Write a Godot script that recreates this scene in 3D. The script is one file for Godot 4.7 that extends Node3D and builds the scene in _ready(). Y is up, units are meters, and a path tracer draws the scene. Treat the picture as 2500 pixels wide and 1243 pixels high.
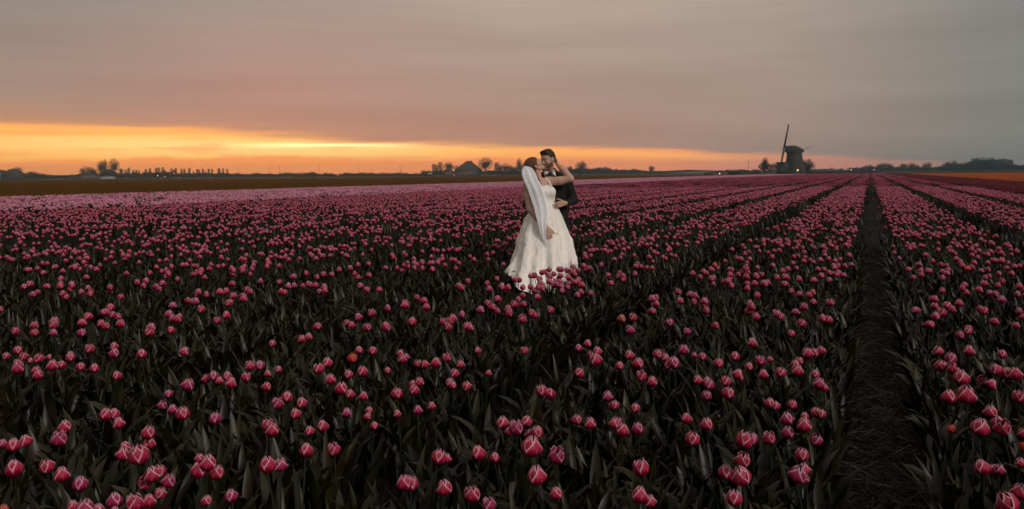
extends Node3D
# A tulip field at dusk: the camera stands 1.5 m above a wheel path between the beds. Metres, y up, the camera looks along -z.
const FOCAL := 2000.0          # focal length in pixels of a 2500 pixel wide picture (a 28 mm lens)
const HEADING := 0.4123        # the beds run this far to the right of the camera's axis
const PITCH := 2.05            # from one wheel path to the next
const ROLL := 0.0088           # the camera leans half a degree
var rng := RandomNumberGenerator.new()
var along := Vector3(sin(HEADING), 0, -cos(HEADING))
var across := Vector3(cos(HEADING), 0, sin(HEADING))
var used_names := {}
var patch := FastNoiseLite.new()
var M := {}

func _ready():
	rng.seed = 11
	patch.seed = 5
	patch.frequency = 0.55
	patch.fractal_octaves = 3
	# ---- camera
	var cam := Camera3D.new()
	cam.name = "camera"
	cam.position = Vector3(0, 1.5, 0)
	cam.rotation.z = -ROLL
	cam.projection = Camera3D.PROJECTION_FRUSTUM
	cam.near = 0.1
	cam.far = 9000.0
	cam.size = 2.0 * 0.31075 * cam.near
	cam.frustum_offset = Vector2(0, -0.098 * cam.near)
	var lens := CameraAttributesPhysical.new()
	lens.frustum_focal_length = 28.0
	lens.frustum_focus_distance = 10.0
	lens.exposure_aperture = 7.0
	add_child(cam)
	cam.make_current()
	# ---- sky, exposure and air
	var env := Environment.new()
	var sky := Sky.new()
	var pan := PanoramaSkyMaterial.new()
	pan.panorama = ImageTexture.create_from_image(dusk_sky())
	sky.sky_material = pan
	env.background_mode = Environment.BG_SKY
	env.sky = sky
	env.tonemap_mode = Environment.TONE_MAPPER_LINEAR
	env.tonemap_exposure = 1.0
	env.sdfgi_enabled = true
	env.ssao_enabled = true
	env.ssil_enabled = true
	env.volumetric_fog_enabled = true
	env.volumetric_fog_density = 0.0003
	env.volumetric_fog_albedo = Color(0.80, 0.94, 1.0)
	env.volumetric_fog_anisotropy = 0.75
	env.volumetric_fog_length = 2500.0
	var we := WorldEnvironment.new()
	we.name = "world_environment"
	we.environment = env
	we.camera_attributes = lens
	add_child(we)
	# ---- soft fill light added behind the camera to brighten couple and flowers
	var fill_light := DirectionalLight3D.new()
	fill_light.name = "added_fill_light"
	fill_light.light_energy = 0.5
	fill_light.light_color = Color(1.0, 0.95, 0.91)
	fill_light.light_angular_distance = 14.0
	fill_light.shadow_enabled = true
	fill_light.rotation = Vector3(deg_to_rad(-30), deg_to_rad(40), 0)
	add_child(fill_light)
	# ---- setting, then things, then small things
	make_materials()
	build_ground()
	build_windmill()
	build_far_places()
	build_tulips()
	build_couple()

# ---------------------------------------------------------------- helpers
func lin(r: float, g: float, b: float, a := 1.0) -> Color:
	return Color(r, g, b, a).linear_to_srgb()

func mat(r: float, g: float, b: float, rough := 0.8) -> StandardMaterial3D:
	var m := StandardMaterial3D.new()
	m.albedo_color = lin(r, g, b)
	m.roughness = rough
	m.metallic_specular = 0.35
	return m

func noise_tex(freq: float, lo: Color, hi: Color, size := 512, sd := 1, octaves := 5) -> NoiseTexture2D:
	var n := FastNoiseLite.new()
	n.seed = sd
	n.frequency = freq
	n.fractal_octaves = octaves
	var t := NoiseTexture2D.new()
	t.width = size
	t.height = size
	t.seamless = true
	t.noise = n
	var ramp := Gradient.new()
	ramp.set_color(0, lo.linear_to_srgb())
	ramp.set_color(1, hi.linear_to_srgb())
	t.color_ramp = ramp
	return t

func tri(m: StandardMaterial3D, tex: Texture2D, scale: float, world := true) -> StandardMaterial3D:
	m.albedo_color = Color.WHITE
	m.albedo_texture = tex
	m.uv1_triplanar = true
	m.uv1_world_triplanar = world
	m.uv1_scale = Vector3.ONE * scale
	return m

func relief(m: StandardMaterial3D, freq: float, sd: int, depth: float) -> StandardMaterial3D:
	m.heightmap_enabled = true
	m.heightmap_texture = noise_tex(freq, Color.BLACK, Color.WHITE, 512, sd)
	m.heightmap_scale = depth
	return m

func at(u: float, v: float, depth: float) -> Vector3:   # the point seen at pixel (u, v) of the 2500 pixel picture, at that distance along -z
	var x := (u - 1250.0) / FOCAL * depth
	var y := -(v - 425.5) / FOCAL * depth
	return Vector3(x * cos(ROLL) + y * sin(ROLL), 1.5 - x * sin(ROLL) + y * cos(ROLL), -depth)

func seen(p: Vector3) -> Vector2:
	var x := p.x * cos(ROLL) - (p.y - 1.5) * sin(ROLL)
	var y := p.x * sin(ROLL) + (p.y - 1.5) * cos(ROLL)
	return Vector2(1250.0 + x / -p.z * FOCAL, 425.5 - y / -p.z * FOCAL)

func field(x: float, s: float, y := 0.0) -> Vector3:     # x metres right of the wheel path, s metres along it
	return across * x + along * s + Vector3(0, y, 0)

func numbered(called: String) -> String:
	var n: int = used_names.get(called, 0)
	used_names[called] = n + 1
	return called if n == 0 else "%s_%03d" % [called, n]

func tag(o: Node3D, label: String, category: String, group := "", kind := "") -> Node3D:
	if label: o.set_meta("label", label)
	if category: o.set_meta("category", category)
	if group: o.set_meta("group", group)
	if kind: o.set_meta("kind", kind)
	return o

func thing(called: String, label: String, category: String, where: Vector3, turn := 0.0, group := "") -> Node3D:
	var o := Node3D.new()
	o.name = numbered(called)
	add_child(o)
	o.position = where
	o.rotation.y = turn
	return tag(o, label, category, group)

func put(called: String, mesh: Mesh, material: Material, parent: Node, where := Vector3.ZERO) -> MeshInstance3D:
	var o := MeshInstance3D.new()
	o.name = numbered(called) if parent == self else called
	o.mesh = mesh
	o.material_override = material
	o.position = where
	parent.add_child(o, true)
	return o

func structure(called: String, mesh: Mesh, material: Material, where := Vector3.ZERO) -> MeshInstance3D:
	var o := put(called, mesh, material, self, where)
	o.set_meta("kind", "structure")
	return o

func copy(o: Node3D, label: String) -> Node3D:
	var c: Node3D = o.duplicate()
	c.name = numbered(str(o.name).rstrip("0123456789").trim_suffix("_"))
	add_child(c)
	c.set_meta("label", label)
	return c

func scatter(called: String, mesh: Mesh, material: Material, places: Array[Transform3D], tints: PackedColorArray, parent: Node) -> MultiMeshInstance3D:
	var mm := MultiMesh.new()
	mm.transform_format = MultiMesh.TRANSFORM_3D
	mm.use_colors = tints.size() > 0
	mm.mesh = mesh
	mm.instance_count = places.size()
	for i in places.size():
		mm.set_instance_transform(i, places[i])
		if tints.size() > 0:
			mm.set_instance_color(i, tints[i])
	var o := MultiMeshInstance3D.new()
	o.name = numbered(called) if parent == self else called
	o.multimesh = mm
	o.material_override = material
	o.set_meta("kind", "stuff")
	parent.add_child(o, true)
	return o

func begin() -> SurfaceTool:
	var st := SurfaceTool.new()
	st.begin(Mesh.PRIMITIVE_TRIANGLES)
	return st

func quad(st: SurfaceTool, a: Vector3, b: Vector3, c: Vector3, d: Vector3):
	st.add_vertex(a); st.add_vertex(b); st.add_vertex(c)
	st.add_vertex(a); st.add_vertex(c); st.add_vertex(d)

func face(st: SurfaceTool, a: Vector3, b: Vector3, c: Vector3):
	st.add_vertex(a); st.add_vertex(b); st.add_vertex(c)

func done(st: SurfaceTool, flat := true) -> ArrayMesh:
	if flat:
		st.set_smooth_group(-1)
	st.generate_normals()
	return st.commit()

func box(st: SurfaceTool, c: Vector3, size: Vector3, basis := Basis()):
	var h := size / 2.0
	var p: Array[Vector3] = []
	for z in [-1, 1]:
		for y in [-1, 1]:
			for x in [-1, 1]:
				p.append(c + basis * Vector3(h.x * x, h.y * y, h.z * z))
	quad(st, p[0], p[2], p[3], p[1])
	quad(st, p[4], p[5], p[7], p[6])
	quad(st, p[0], p[4], p[6], p[2])
	quad(st, p[1], p[3], p[7], p[5])
	quad(st, p[2], p[6], p[7], p[3])
	quad(st, p[0], p[1], p[5], p[4])

func bar(st: SurfaceTool, a: Vector3, b: Vector3, ra: float, rb: float, sides := 4, caps := true):
	var d := (b - a).normalized()
	var u := d.cross(Vector3.UP if absf(d.y) < 0.9 else Vector3.RIGHT).normalized()
	var w := d.cross(u)
	for k in sides:
		var t0 := TAU * k / sides
		var t1 := TAU * (k + 1) / sides
		var e0 := u * cos(t0) + w * sin(t0)
		var e1 := u * cos(t1) + w * sin(t1)
		quad(st, a + e0 * ra, b + e0 * rb, b + e1 * rb, a + e1 * ra)
		if caps:
			face(st, b, b + e1 * rb, b + e0 * rb)
			face(st, a, a + e0 * ra, a + e1 * ra)

func sheet(rows: Array, wrap := false, colors := []) -> ArrayMesh:      # a smooth surface through rows of points
	var st := begin()
	var n: int = rows[0].size()
	for i in rows.size():
		for k in n:
			st.set_uv(Vector2(float(k) / (n - 1), float(i) / (rows.size() - 1)))
			if colors.size() > 0:
				st.set_color(colors[i][k])
			st.add_vertex(rows[i][k])
	var last := n if wrap else n - 1
	for i in rows.size() - 1:
		for k in last:
			var a := i * n + k
			var b := i * n + (k + 1) % n
			for j in [a, a + n, b + n - (0), a, b + n, b]:
				st.add_index(j)
	st.generate_normals()
	return st.commit()

func tube(points: Array, radii: Array, sides := 8, flat := 1.0) -> ArrayMesh:
	var rows := []
	for i in points.size():
		var d: Vector3 = (points[mini(i + 1, points.size() - 1)] - points[maxi(i - 1, 0)]).normalized()
		var u := d.cross(Vector3(0.13, 0.2, 0.97)).normalized()
		var w := d.cross(u)
		var row := PackedVector3Array()
		for k in sides:
			var t := TAU * k / sides
			row.append(points[i] + (u * cos(t) + w * sin(t) * flat) * radii[i])
		rows.append(row)
	return sheet(rows, true)

func ordinal(n: int) -> String:
	const ONES := ["", "first", "second", "third", "fourth", "fifth", "sixth", "seventh", "eighth", "ninth", "tenth", "eleventh", "twelfth", "thirteenth", "fourteenth", "fifteenth", "sixteenth", "seventeenth", "eighteenth", "nineteenth"]
	const TENS := ["", "", "twenty", "thirty"]
	if n < 20: return ONES[n]
	return ["", "", "twentieth", "thirtieth"][n / 10] if n % 10 == 0 else TENS[n / 10] + "-" + ONES[n % 10]

# ---------------------------------------------------------------- sky
func srgb(r: float, g: float, b: float) -> Vector3:
	var c := Color(r / 255.0, g / 255.0, b / 255.0).srgb_to_linear()
	return Vector3(c.r, c.g, c.b)

var deck_a := [-1.0, -0.5, 0.0, 0.5, 1.0, 3.0]
var deck_e := [110.0, 190.0, 300.0, 430.0]
var deck := []
var streaks := FastNoiseLite.new()
var wisps := FastNoiseLite.new()

func along_keys(keys: Array, values: Array, x: float):
	if x <= keys[0]: return values[0]
	for i in keys.size() - 1:
		if x <= keys[i + 1]:
			var t: float = (x - keys[i]) / (keys[i + 1] - keys[i])
			t = t * t * (3.0 - 2.0 * t) * 0.5 + t * 0.5
			return values[i] * (1.0 - t) + values[i + 1] * t
	return values[-1]

func gauss(x: float, w: float) -> float:
	return exp(-x * x / (w * w))

# a: degrees round from the camera's axis over 32; e: tangent of the height above the horizon times FOCAL
func sky_light(a: float, e: float, fine: bool) -> Vector3:
	var n := streaks.get_noise_2d(a * 160.0, e * 3.2) if fine else 0.0
	var n2 := wisps.get_noise_2d(a * 90.0, e * 1.0) if fine else 0.0
	var aa := absf(a)
	var side := a if a > -1.0 else -1.0 - (aa - 1.0) * 0.0
	if a < -1.0: side = -1.0
	var cols := []
	for row in deck:
		cols.append(along_keys(deck_a, row, side))
	var c: Vector3 = along_keys(deck_e, cols, e + n2 * 26.0)
	c *= 1.0 + n2 * 0.085 + n * 0.022
	if a < -1.0:                                       # round to the left and behind, the deck turns as grey as on the right
		var back := clampf((aa - 1.0) / 2.0, 0.0, 1.0)
		c = c.lerp(srgb(126, 124, 120), back)
	if e > 430.0:                                      # an overcast sky grows lighter towards the zenith
		var up := 1.0 - exp(-(e - 430.0) / 1500.0)
		c = c.lerp(srgb(172, 163, 155), up * 0.85)
	# the strip of clear sky under the cloud deck, where the sun has gone down
	var top: float = along_keys([-2.6, -1.6, -1.0, -0.66, -0.3, 0.0, 0.2, 0.52, 0.75, 1.1], [40.0, 105.0, 116.0, 104.0, 84.0, 68.0, 60.0, 42.0, 30.0, 10.0], a)
	var power: float = along_keys([-2.6, -1.3, -0.9, 0.1, 0.32, 0.55, 0.8, 1.05], [0.0, 0.85, 1.0, 1.0, 0.95, 0.75, 0.6, 0.0], a)
	if power > 0.001 and e < top + 110.0:
		var edge := top + n * 10.0 + n2 * 14.0
		var inside := clampf((edge - e) / (26.0 - 12.0 * clampf(a + 0.4, 0.0, 1.0)) + 0.5, 0.0, 1.0)
		inside = inside * inside * (3.0 - 2.0 * inside)
		var clear: Vector3 = along_keys([-1.0, -0.5, 0.0, 0.3, 0.55, 1.0], [srgb(255, 184, 96), srgb(255, 186, 100), srgb(254, 170, 92), srgb(248, 160, 98), srgb(226, 148, 122), srgb(205, 140, 132)], a)
		# brightest round where the sun went down, u = 760
		clear = clear.lerp(srgb(255, 214, 138), gauss(a + 0.42, 0.42) * gauss(e - 62.0, 22.0) * 0.9)
		clear += srgb(255, 232, 200) * 0.85 * gauss(a + 0.42, 0.17) * gauss(e - 73.0 - n * 3.0, 5.0)
		clear = clear.lerp(srgb(255, 222, 150), gauss(a + 0.78, 0.3) * gauss(e - 74.0, 20.0) * 0.7)
		# long thin cloud bars
		clear = clear.lerp(srgb(238, 160, 98), clampf(n * 1.8 - 0.3, 0.0, 0.6))
		clear = clear.lerp(srgb(246, 160, 92), gauss(e - 96.0 - 14.0 * (a + 1.0), 5.0) * clampf(-a - 0.35, 0.0, 0.6))
		# the low bank on the horizon, lumpy on top
		var bank: float = along_keys([-1.2, -1.0, -0.6, -0.2, 0.05, 0.3, 0.6, 1.0], [30.0, 34.0, 46.0, 38.0, 40.0, 26.0, 30.0, 20.0], a) + (wisps.get_noise_2d(a * 700.0, 7.0) * 7.0 if fine else 0.0)
		var low := clampf((bank - e) / 5.0 + 0.5, 0.0, 1.0)
		var bank_light: Vector3 = along_keys([-1.0, -0.5, 0.0, 0.3, 0.6, 1.0], [srgb(252, 158, 88), srgb(254, 156, 88), srgb(248, 150, 94), srgb(240, 148, 106), srgb(226, 144, 128), srgb(185, 134, 128)], a)
		clear = clear.lerp(bank_light, low * 0.9)
		clear = clear.lerp(srgb(205, 132, 112), clampf(1.0 - e / 16.0, 0.0, 1.0) * 0.35)
		clear = clear.lerp(srgb(255, 186, 112), gauss(e - top + 11.0 + n * 5.0, 7.0) * clampf((a - 0.02) * 6.0, 0.0, 1.0) * clampf((0.62 - a) * 4.0, 0.0, 1.0) * 0.85)
		clear *= Vector3(1.36, 1.2, 0.98)               # seen through the haze over the plain
		c = c.lerp(clear, inside * power)
		# the underside of the deck catches the glow
		c = c.lerp(srgb(238, 160, 105), (1.0 - inside) * power * exp(-maxf(e - edge, 0.0) / 20.0) * 0.55 * clampf(0.6 - a, 0.0, 1.0))
	elif e < 60.0 and a > 0.5:
		pass
	return c

func dusk_sky() -> Image:
	deck = [
		[srgb(188, 144, 118), srgb(193, 139, 119), srgb(185, 140, 122), srgb(170, 142, 128), srgb(132, 130, 124), srgb(124, 126, 125)],
		[srgb(168, 140, 125), srgb(188, 142, 126), srgb(178, 147, 131), srgb(170, 147, 133), srgb(133, 131, 125), srgb(125, 127, 126)],
		[srgb(160, 140, 128), srgb(180, 148, 134), srgb(177, 153, 138), srgb(172, 153, 139), srgb(134, 132, 127), srgb(127, 128, 127)],
		[srgb(144, 135, 128), srgb(168, 150, 138), srgb(184, 162, 147), srgb(178, 161, 147), srgb(136, 134, 130), srgb(129, 130, 129)]]
	streaks.seed = 21
	streaks.frequency = 0.02
	streaks.fractal_octaves = 4
	wisps.seed = 8
	wisps.frequency = 0.012
	wisps.fractal_octaves = 4
	var im := Image.create(512, 256, false, Image.FORMAT_RGBF)
	for y in 256:
		var el := PI * (0.5 - (y + 0.5) / 256.0)
		for x in 512:
			var az := ((x + 0.5) / 512.0 - 0.5) * 360.0
			var c := sky_light(az / 32.0, tan(clampf(el, 0.001, 1.5)) * FOCAL, false)
			im.set_pixel(x, y, Color(c.x, c.y, c.z))
	im.resize(4096, 2048, Image.INTERPOLATE_BILINEAR)
	for x in range(1160, 2730):
		var a := ((x + 0.5) / 4096.0 - 0.5) * 360.0 / 32.0
		for y in range(860, 1028):
			var el := PI * (0.5 - (y + 0.5) / 2048.0)
			var fade := clampf((y - 860) / 20.0, 0.0, 1.0) * clampf((x - 1160) / 200.0, 0.0, 1.0) * clampf((2729 - x) / 200.0, 0.0, 1.0)
			var c := sky_light(a, tan(maxf(el, 0.0005)) * FOCAL, true)
			im.set_pixel(x, y, im.get_pixel(x, y).lerp(Color(c.x, c.y, c.z), fade))
	var turned := Image.create(4096, 2048, false, Image.FORMAT_RGBF)      # Godot's panoramas begin at -z
	turned.blit_rect(im, Rect2i(2048, 0, 2048, 2048), Vector2i(0, 0))
	turned.blit_rect(im, Rect2i(0, 0, 2048, 2048), Vector2i(2048, 0))
	return turned

# ---------------------------------------------------------------- materials
func make_materials():
	M.soil = relief(tri(mat(0, 0, 0, 0.85), noise_tex(0.02, Color(0.005, 0.004, 0.0036), Color(0.02, 0.0155, 0.0135), 512, 3), 0.7), 0.035, 4, 2.5)
	M.meadow = tri(mat(0, 0, 0, 0.95), noise_tex(0.012, Color(0.065, 0.030, 0.005), Color(0.105, 0.046, 0.009), 512, 6), 0.021)  # grass and soil brown, with orange sunset glow mixed into the colour
	M.soil.metallic_specular = 0.1
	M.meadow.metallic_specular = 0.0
	M.straw = mat(0.036, 0.026, 0.022, 0.8)
	M.straw.vertex_color_use_as_albedo = true
	M.wet = mat(0.018, 0.016, 0.016, 0.12)
	M.wet.metallic_specular = 0.5
	M.water = mat(0.02, 0.022, 0.025, 0.06)
	M.water.metallic_specular = 0.5
	M.petal = mat(1, 1, 1, 0.55)
	M.petal.vertex_color_use_as_albedo = true
	M.petal.backlight_enabled = true
	M.petal.backlight = lin(0.03, 0.003, 0.008)
	M.leaf = mat(1, 1, 1, 0.42)
	M.leaf.vertex_color_use_as_albedo = true
	M.leaf.metallic_specular = 0.36
	M.bark = mat(0.05, 0.04, 0.034, 0.95)
	M.twig = mat(0.055, 0.042, 0.036, 0.95)
	M.bush = mat(0.038, 0.036, 0.03, 0.95)
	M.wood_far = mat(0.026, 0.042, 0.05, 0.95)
	M.thatch = relief(tri(mat(0, 0, 0, 0.95), noise_tex(0.03, Color(0.028, 0.024, 0.021), Color(0.06, 0.05, 0.042), 256, 9), 0.35), 0.06, 10, 6.0)
	M.cap = relief(tri(mat(0, 0, 0, 0.9), noise_tex(0.03, Color(0.020, 0.019, 0.018), Color(0.04, 0.036, 0.033), 256, 12), 0.35), 0.06, 13, 5.0)
	M.tar = mat(0.022, 0.022, 0.023, 0.7)
	M.pale_wood = mat(0.30, 0.31, 0.30, 0.7)
	M.brick = tri(mat(0, 0, 0, 0.9), noise_tex(0.05, Color(0.10, 0.055, 0.045), Color(0.17, 0.10, 0.08), 256, 14), 0.4)
	M.roof = tri(mat(0, 0, 0, 0.85), noise_tex(0.05, Color(0.035, 0.027, 0.026), Color(0.07, 0.052, 0.048), 256, 15), 0.3)
	M.pale_wall = tri(mat(0, 0, 0, 0.9), noise_tex(0.05, Color(0.30, 0.28, 0.27), Color(0.40, 0.38, 0.37), 256, 16), 0.3)
	M.glass = mat(0.03, 0.035, 0.04, 0.1)
	M.steel = mat(0.12, 0.12, 0.12, 0.5)

func glow(r: float, g: float, b: float, power: float) -> StandardMaterial3D:
	var m := mat(0.5, 0.5, 0.5, 0.5)
	m.emission_enabled = true
	m.emission = lin(r, g, b)
	m.emission_energy_multiplier = power
	return m

# ---------------------------------------------------------------- ground
func strip(x0: float, x1: float, s0: float, s1: float, y: float, cells := 1) -> ArrayMesh:
	var st := begin()
	for i in cells:
		var a := lerpf(s0, s1, float(i) / cells)
		var b := lerpf(s0, s1, float(i + 1) / cells)
		quad(st, field(x0, a, y), field(x0, b, y), field(x1, b, y), field(x1, a, y))
	return done(st)

func build_ground():
	var g := PlaneMesh.new()
	g.size = Vector2(4000, 4000)
	structure("ground", g, M.soil)
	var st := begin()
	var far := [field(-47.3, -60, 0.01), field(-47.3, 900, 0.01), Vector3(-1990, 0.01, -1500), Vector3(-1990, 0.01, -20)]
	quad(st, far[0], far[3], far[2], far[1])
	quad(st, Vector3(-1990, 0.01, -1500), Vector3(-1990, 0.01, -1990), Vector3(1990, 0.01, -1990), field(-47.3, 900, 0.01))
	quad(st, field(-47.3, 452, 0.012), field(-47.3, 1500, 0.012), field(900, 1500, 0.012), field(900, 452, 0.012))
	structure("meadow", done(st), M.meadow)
	# the canal along the far side of the meadow, and its bank
	var w := begin()
	var c0 := at(380, 440, 640); var c1 := at(1010, 440, 760); var c2 := at(1790, 440, 560)
	for seg in [[c0, c1], [c1, c2]]:
		var a: Vector3 = seg[0]; var b: Vector3 = seg[1]
		quad(w, Vector3(a.x, 0.05, a.z - 60), Vector3(b.x, 0.05, b.z - 60), Vector3(b.x, 0.05, b.z), Vector3(a.x, 0.05, a.z))
	structure("canal_water", done(w), M.water)
	# the bare wheel path: trodden soil with straw, and wet ruts
	var rows := []
	for i in 600:
		var s := 1.0 + i * 0.06 if i < 300 else 19.0 + (i - 300) * 1.5
		var row := PackedVector3Array()
		for k in 9:
			var x := lerpf(-0.28, 0.38, k / 8.0)
			var y := 0.012 + 0.02 * patch.get_noise_2d(x * 9.0, s * 5.0)
			y += 0.03 * gauss(x - 0.14, 0.06) * -1.0 + 0.03 + 0.012 * patch.get_noise_2d(x * 40.0, s * 30.0)
			if k == 0 or k == 8: y = -0.02
			row.append(field(x, s, y))
		rows.append(row)
	structure("path", sheet(rows), M.soil)
	var wet := begin()
	for i in 900:
		var s := 5.0 + i * 0.09
		var strength := patch.get_noise_2d(s * 0.9, 40.0) - 0.02 - 0.3 * absf(s - 14.0) / 20.0
		if strength < 0.0: continue
		var x := 0.14 + 0.04 * patch.get_noise_2d(s * 0.5, 90.0) + rng.randf_range(-0.02, 0.02)
		var r := 0.012 + 0.08 * strength * rng.randf_range(0.4, 1.0)
		var c := field(x, s, 0.034 + i * 0.000003)
		for k in 7:
			var t0 := TAU * k / 7; var t1 := TAU * (k + 1) / 7
			face(wet, c, c + across * r * cos(t0) + along * r * 3.5 * sin(t0), c + across * r * cos(t1) + along * r * 3.5 * sin(t1))
	var puddles := put("puddles", done(wet), M.wet, self)
	tag(puddles, "wet glinting mud along the rut of the bare path", "mud", "", "stuff")
	var bit := begin()
	quad(bit, Vector3(-0.5, 0, -0.5), Vector3(0, 0.9, -0.5), Vector3(0, 0.9, 0.5), Vector3(-0.5, 0, 0.5))
	quad(bit, Vector3(0, 0.9, -0.5), Vector3(0.5, 0, -0.5), Vector3(0.5, 0, 0.5), Vector3(0, 0.9, 0.5))
	var places: Array[Transform3D] = []
	var tints := PackedColorArray()
	for i in 22000:
		var s := 1.6 + pow(rng.randf(), 1.8) * 45.0
		var x := rng.randfn(0.05, 0.15)
		var b := Basis(Vector3.UP, rng.randf() * TAU) * Basis(Vector3.RIGHT, rng.randfn(0.0, 0.3))
		var thick := rng.randf_range(0.0015, 0.005)
		places.append(Transform3D(b.scaled_local(Vector3(thick, thick, 0.03 + 0.22 * pow(rng.randf(), 2.0))), field(x, s, rng.randf_range(0.03, 0.055))))
		var l := 0.25 + 2.2 * pow(rng.randf(), 3.0)
		tints.append(Color(l, l, l))
	var lump := SphereMesh.new()
	lump.radius = 1.0; lump.height = 1.3; lump.radial_segments = 7; lump.rings = 4
	var clods: Array[Transform3D] = []
	for i in 4200:
		var s := 1.6 + pow(rng.randf(), 1.6) * 30.0
		var r := 0.006 + 0.022 * pow(rng.randf(), 3.0)
		clods.append(Transform3D((Basis(Vector3.UP, rng.randf() * TAU) * Basis(Vector3.RIGHT, rng.randf() * 3.0)).scaled_local(Vector3(r, r * 0.7, r * 1.3)), field(rng.randfn(0.05, 0.2), s, 0.03)))
	tag(scatter("clods", lump, M.soil, clods, PackedColorArray(), self), "small clods of dark soil lying along the bare path", "soil", "", "stuff")
	tag(scatter("straw", done(bit), M.straw, places, tints, self), "dry brown straw strewn over the bare path", "straw", "", "stuff")

# ---------------------------------------------------------------- windmill
func prism(st: SurfaceTool, r0: float, y0: float, r1: float, y1: float, sides := 8, turn := 0.3927):
	for k in sides:
		var t0 := turn + TAU * k / sides; var t1 := turn + TAU * (k + 1) / sides
		quad(st, Vector3(r0 * cos(t0), y0, r0 * sin(t0)), Vector3(r0 * cos(t1), y0, r0 * sin(t1)), Vector3(r1 * cos(t1), y1, r1 * sin(t1)), Vector3(r1 * cos(t0), y1, r1 * sin(t0)))

func solid(called: String, parent: Node, material: Material, c: Vector3, size: Vector3, basis := Basis()) -> MeshInstance3D:
	var st := begin()
	box(st, c, size, basis)
	return put(called, done(st), material, parent)

func window(parent: Node, c: Vector3, size: Vector2, out: Vector3, called := "window"):
	var b := Basis.looking_at(-out, Vector3.UP) if absf(out.y) < 0.9 else Basis()
	var f := solid(called, parent, M.pale_wood, c, Vector3(size.x, size.y, 0.16), b)
	solid("pane", f, M.glass, c + out * 0.05, Vector3(size.x * 0.78, size.y * 0.8, 0.16), b)

func build_windmill():
	var D := 480.0
	var foot := at(1940, 425, D)
	var mill := thing("windmill", "dark thatched windmill with one sail pair upright at the far end of the field", "windmill", Vector3(foot.x, 0, -D))
	var st := begin()
	prism(st, 6.3, -0.3, 6.25, 1.6)
	put("plinth", done(st), M.tar, mill)
	st = begin()
	prism(st, 6.15, 1.6, 4.9, 7.0)
	prism(st, 4.9, 7.0, 4.15, 12.6)
	put("tower", done(st), M.thatch, mill)
	# the cap: a boat-shaped thatched roof over a round curb
	st = begin()
	prism(st, 4.5, 12.5, 4.6, 13.3, 12)
	put("curb", done(st), M.tar, mill)
	var rows := []
	for i in 9:
		var t := i / 8.0
		var x := lerpf(-4.9, 5.0, t)
		var ridge := 17.0 - 0.25 * t - (2.1 * pow(maxf(t - 0.58, 0.0) / 0.42, 1.1)) - 0.5 * pow(1.0 - t, 8.0)
		var half := 3.9 * pow(sin(PI * (0.12 + 0.76 * t)), 0.6)
		var row := PackedVector3Array()
		for k in 11:
			var q := k / 10.0 * PI
			row.append(Vector3(x, 13.0 + (ridge - 13.0) * pow(sin(q), 0.75), -half * cos(q)))
		rows.append(row)
	var cap := put("cap", sheet(rows), M.cap, mill)
	for e in [0, 8]:
		st = begin()
		for k in 10:
			face(st, Vector3(rows[e][5].x, 13.0, 0), rows[e][k], rows[e][k + 1])
		put("cap_end", done(st), M.tar, cap)
	# the rotor: windshaft and two stocks, with lattice sails
	var shaft := Node3D.new()
	shaft.name = "rotor"
	mill.add_child(shaft)
	shaft.position = Vector3(-4.3, 14.6, 0.6)
	shaft.rotation = Vector3(0, deg_to_rad(-22), deg_to_rad(-11))
	st = begin()
	bar(st, Vector3(3.5, 0, 0), Vector3(-2.1, 0, 0), 0.42, 0.36, 8)
	put("windshaft", done(st), M.tar, shaft)
	for k in 4:
		var sail := begin()
		var turn := Basis(Vector3.RIGHT, PI / 2 * k + 0.03)
		bar(sail, turn * Vector3(-1.5, 0, 0) if k % 2 else turn * Vector3(-1.9, 0, 0), (turn * Vector3(-1.5 if k % 2 else -1.9, 14.6, 0)), 0.62, 0.42)
		var off := Vector3(-1.5 if k % 2 else -1.9, 0, 0)
		for j in 27:
			var y := 2.6 + j * 0.455
			bar(sail, turn * (off + Vector3(0, y, 0)), turn * (off + Vector3(0.35, y, 2.05)), 0.05, 0.045)
		for j in 4:
			var z := 0.5 + j * 0.5
			bar(sail, turn * (off + Vector3(0.085 * j + 0.09, 2.5, z)), turn * (off + Vector3(0.085 * j + 0.09, 14.5, z)), 0.06, 0.05)
		box(sail, turn * (off + Vector3(-0.02, 8.6, -0.32)), Vector3(0.06, 12.0, 0.5), turn)
		put("sail", done(sail), M.steel, shaft)
	# the tail: a pole slanting up behind the cap, with its brace
	st = begin()
	bar(st, Vector3(4.4, 14.2, 0), Vector3(9.4, 15.9, 0.4), 0.13, 0.1)
	bar(st, Vector3(9.2, 15.8, 0.4), Vector3(9.6, 16.0, 0.4), 0.3, 0.3)
	put("tail_pole", done(st), M.tar, mill)
	# low house built against the tower
	var ext := begin()
	box(ext, Vector3(-7.0, 3.4, 0.5), Vector3(5.2, 7.0, 6.5))
	put("side_building", done(ext), M.tar, mill)
	solid("flat_roof", mill, M.cap, Vector3(-7.0, 7.05, 0.5), Vector3(5.6, 0.3, 6.9))
	solid("pale_door", mill, M.steel, Vector3(-8.6, 2.9, 3.8), Vector3(0.7, 2.2, 0.14))
	for p in [Vector3(-0.6, 10.0, 4.3), Vector3(-0.9, 4.6, 5.25)]:
		window(mill, p, Vector2(0.75, 1.0), Vector3(0, 0.2, 1).normalized())
	solid("door", mill, M.tar, Vector3(1.9, 1.3, 5.9), Vector3(1.2, 2.4, 0.3))
	solid("door_step", mill, M.steel, Vector3(-0.3, 1.1, 5.86), Vector3(0.9, 1.5, 0.12))
	lamp_thing("wall_lamp", "warm yellow lamp shining low on the windmill's tower", Vector3(foot.x - 0.45, 2.35, -D + 6.6), 0.36, Vector3(1.0, 0.62, 0.14), 3.0, 1.0, 0.0)

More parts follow.
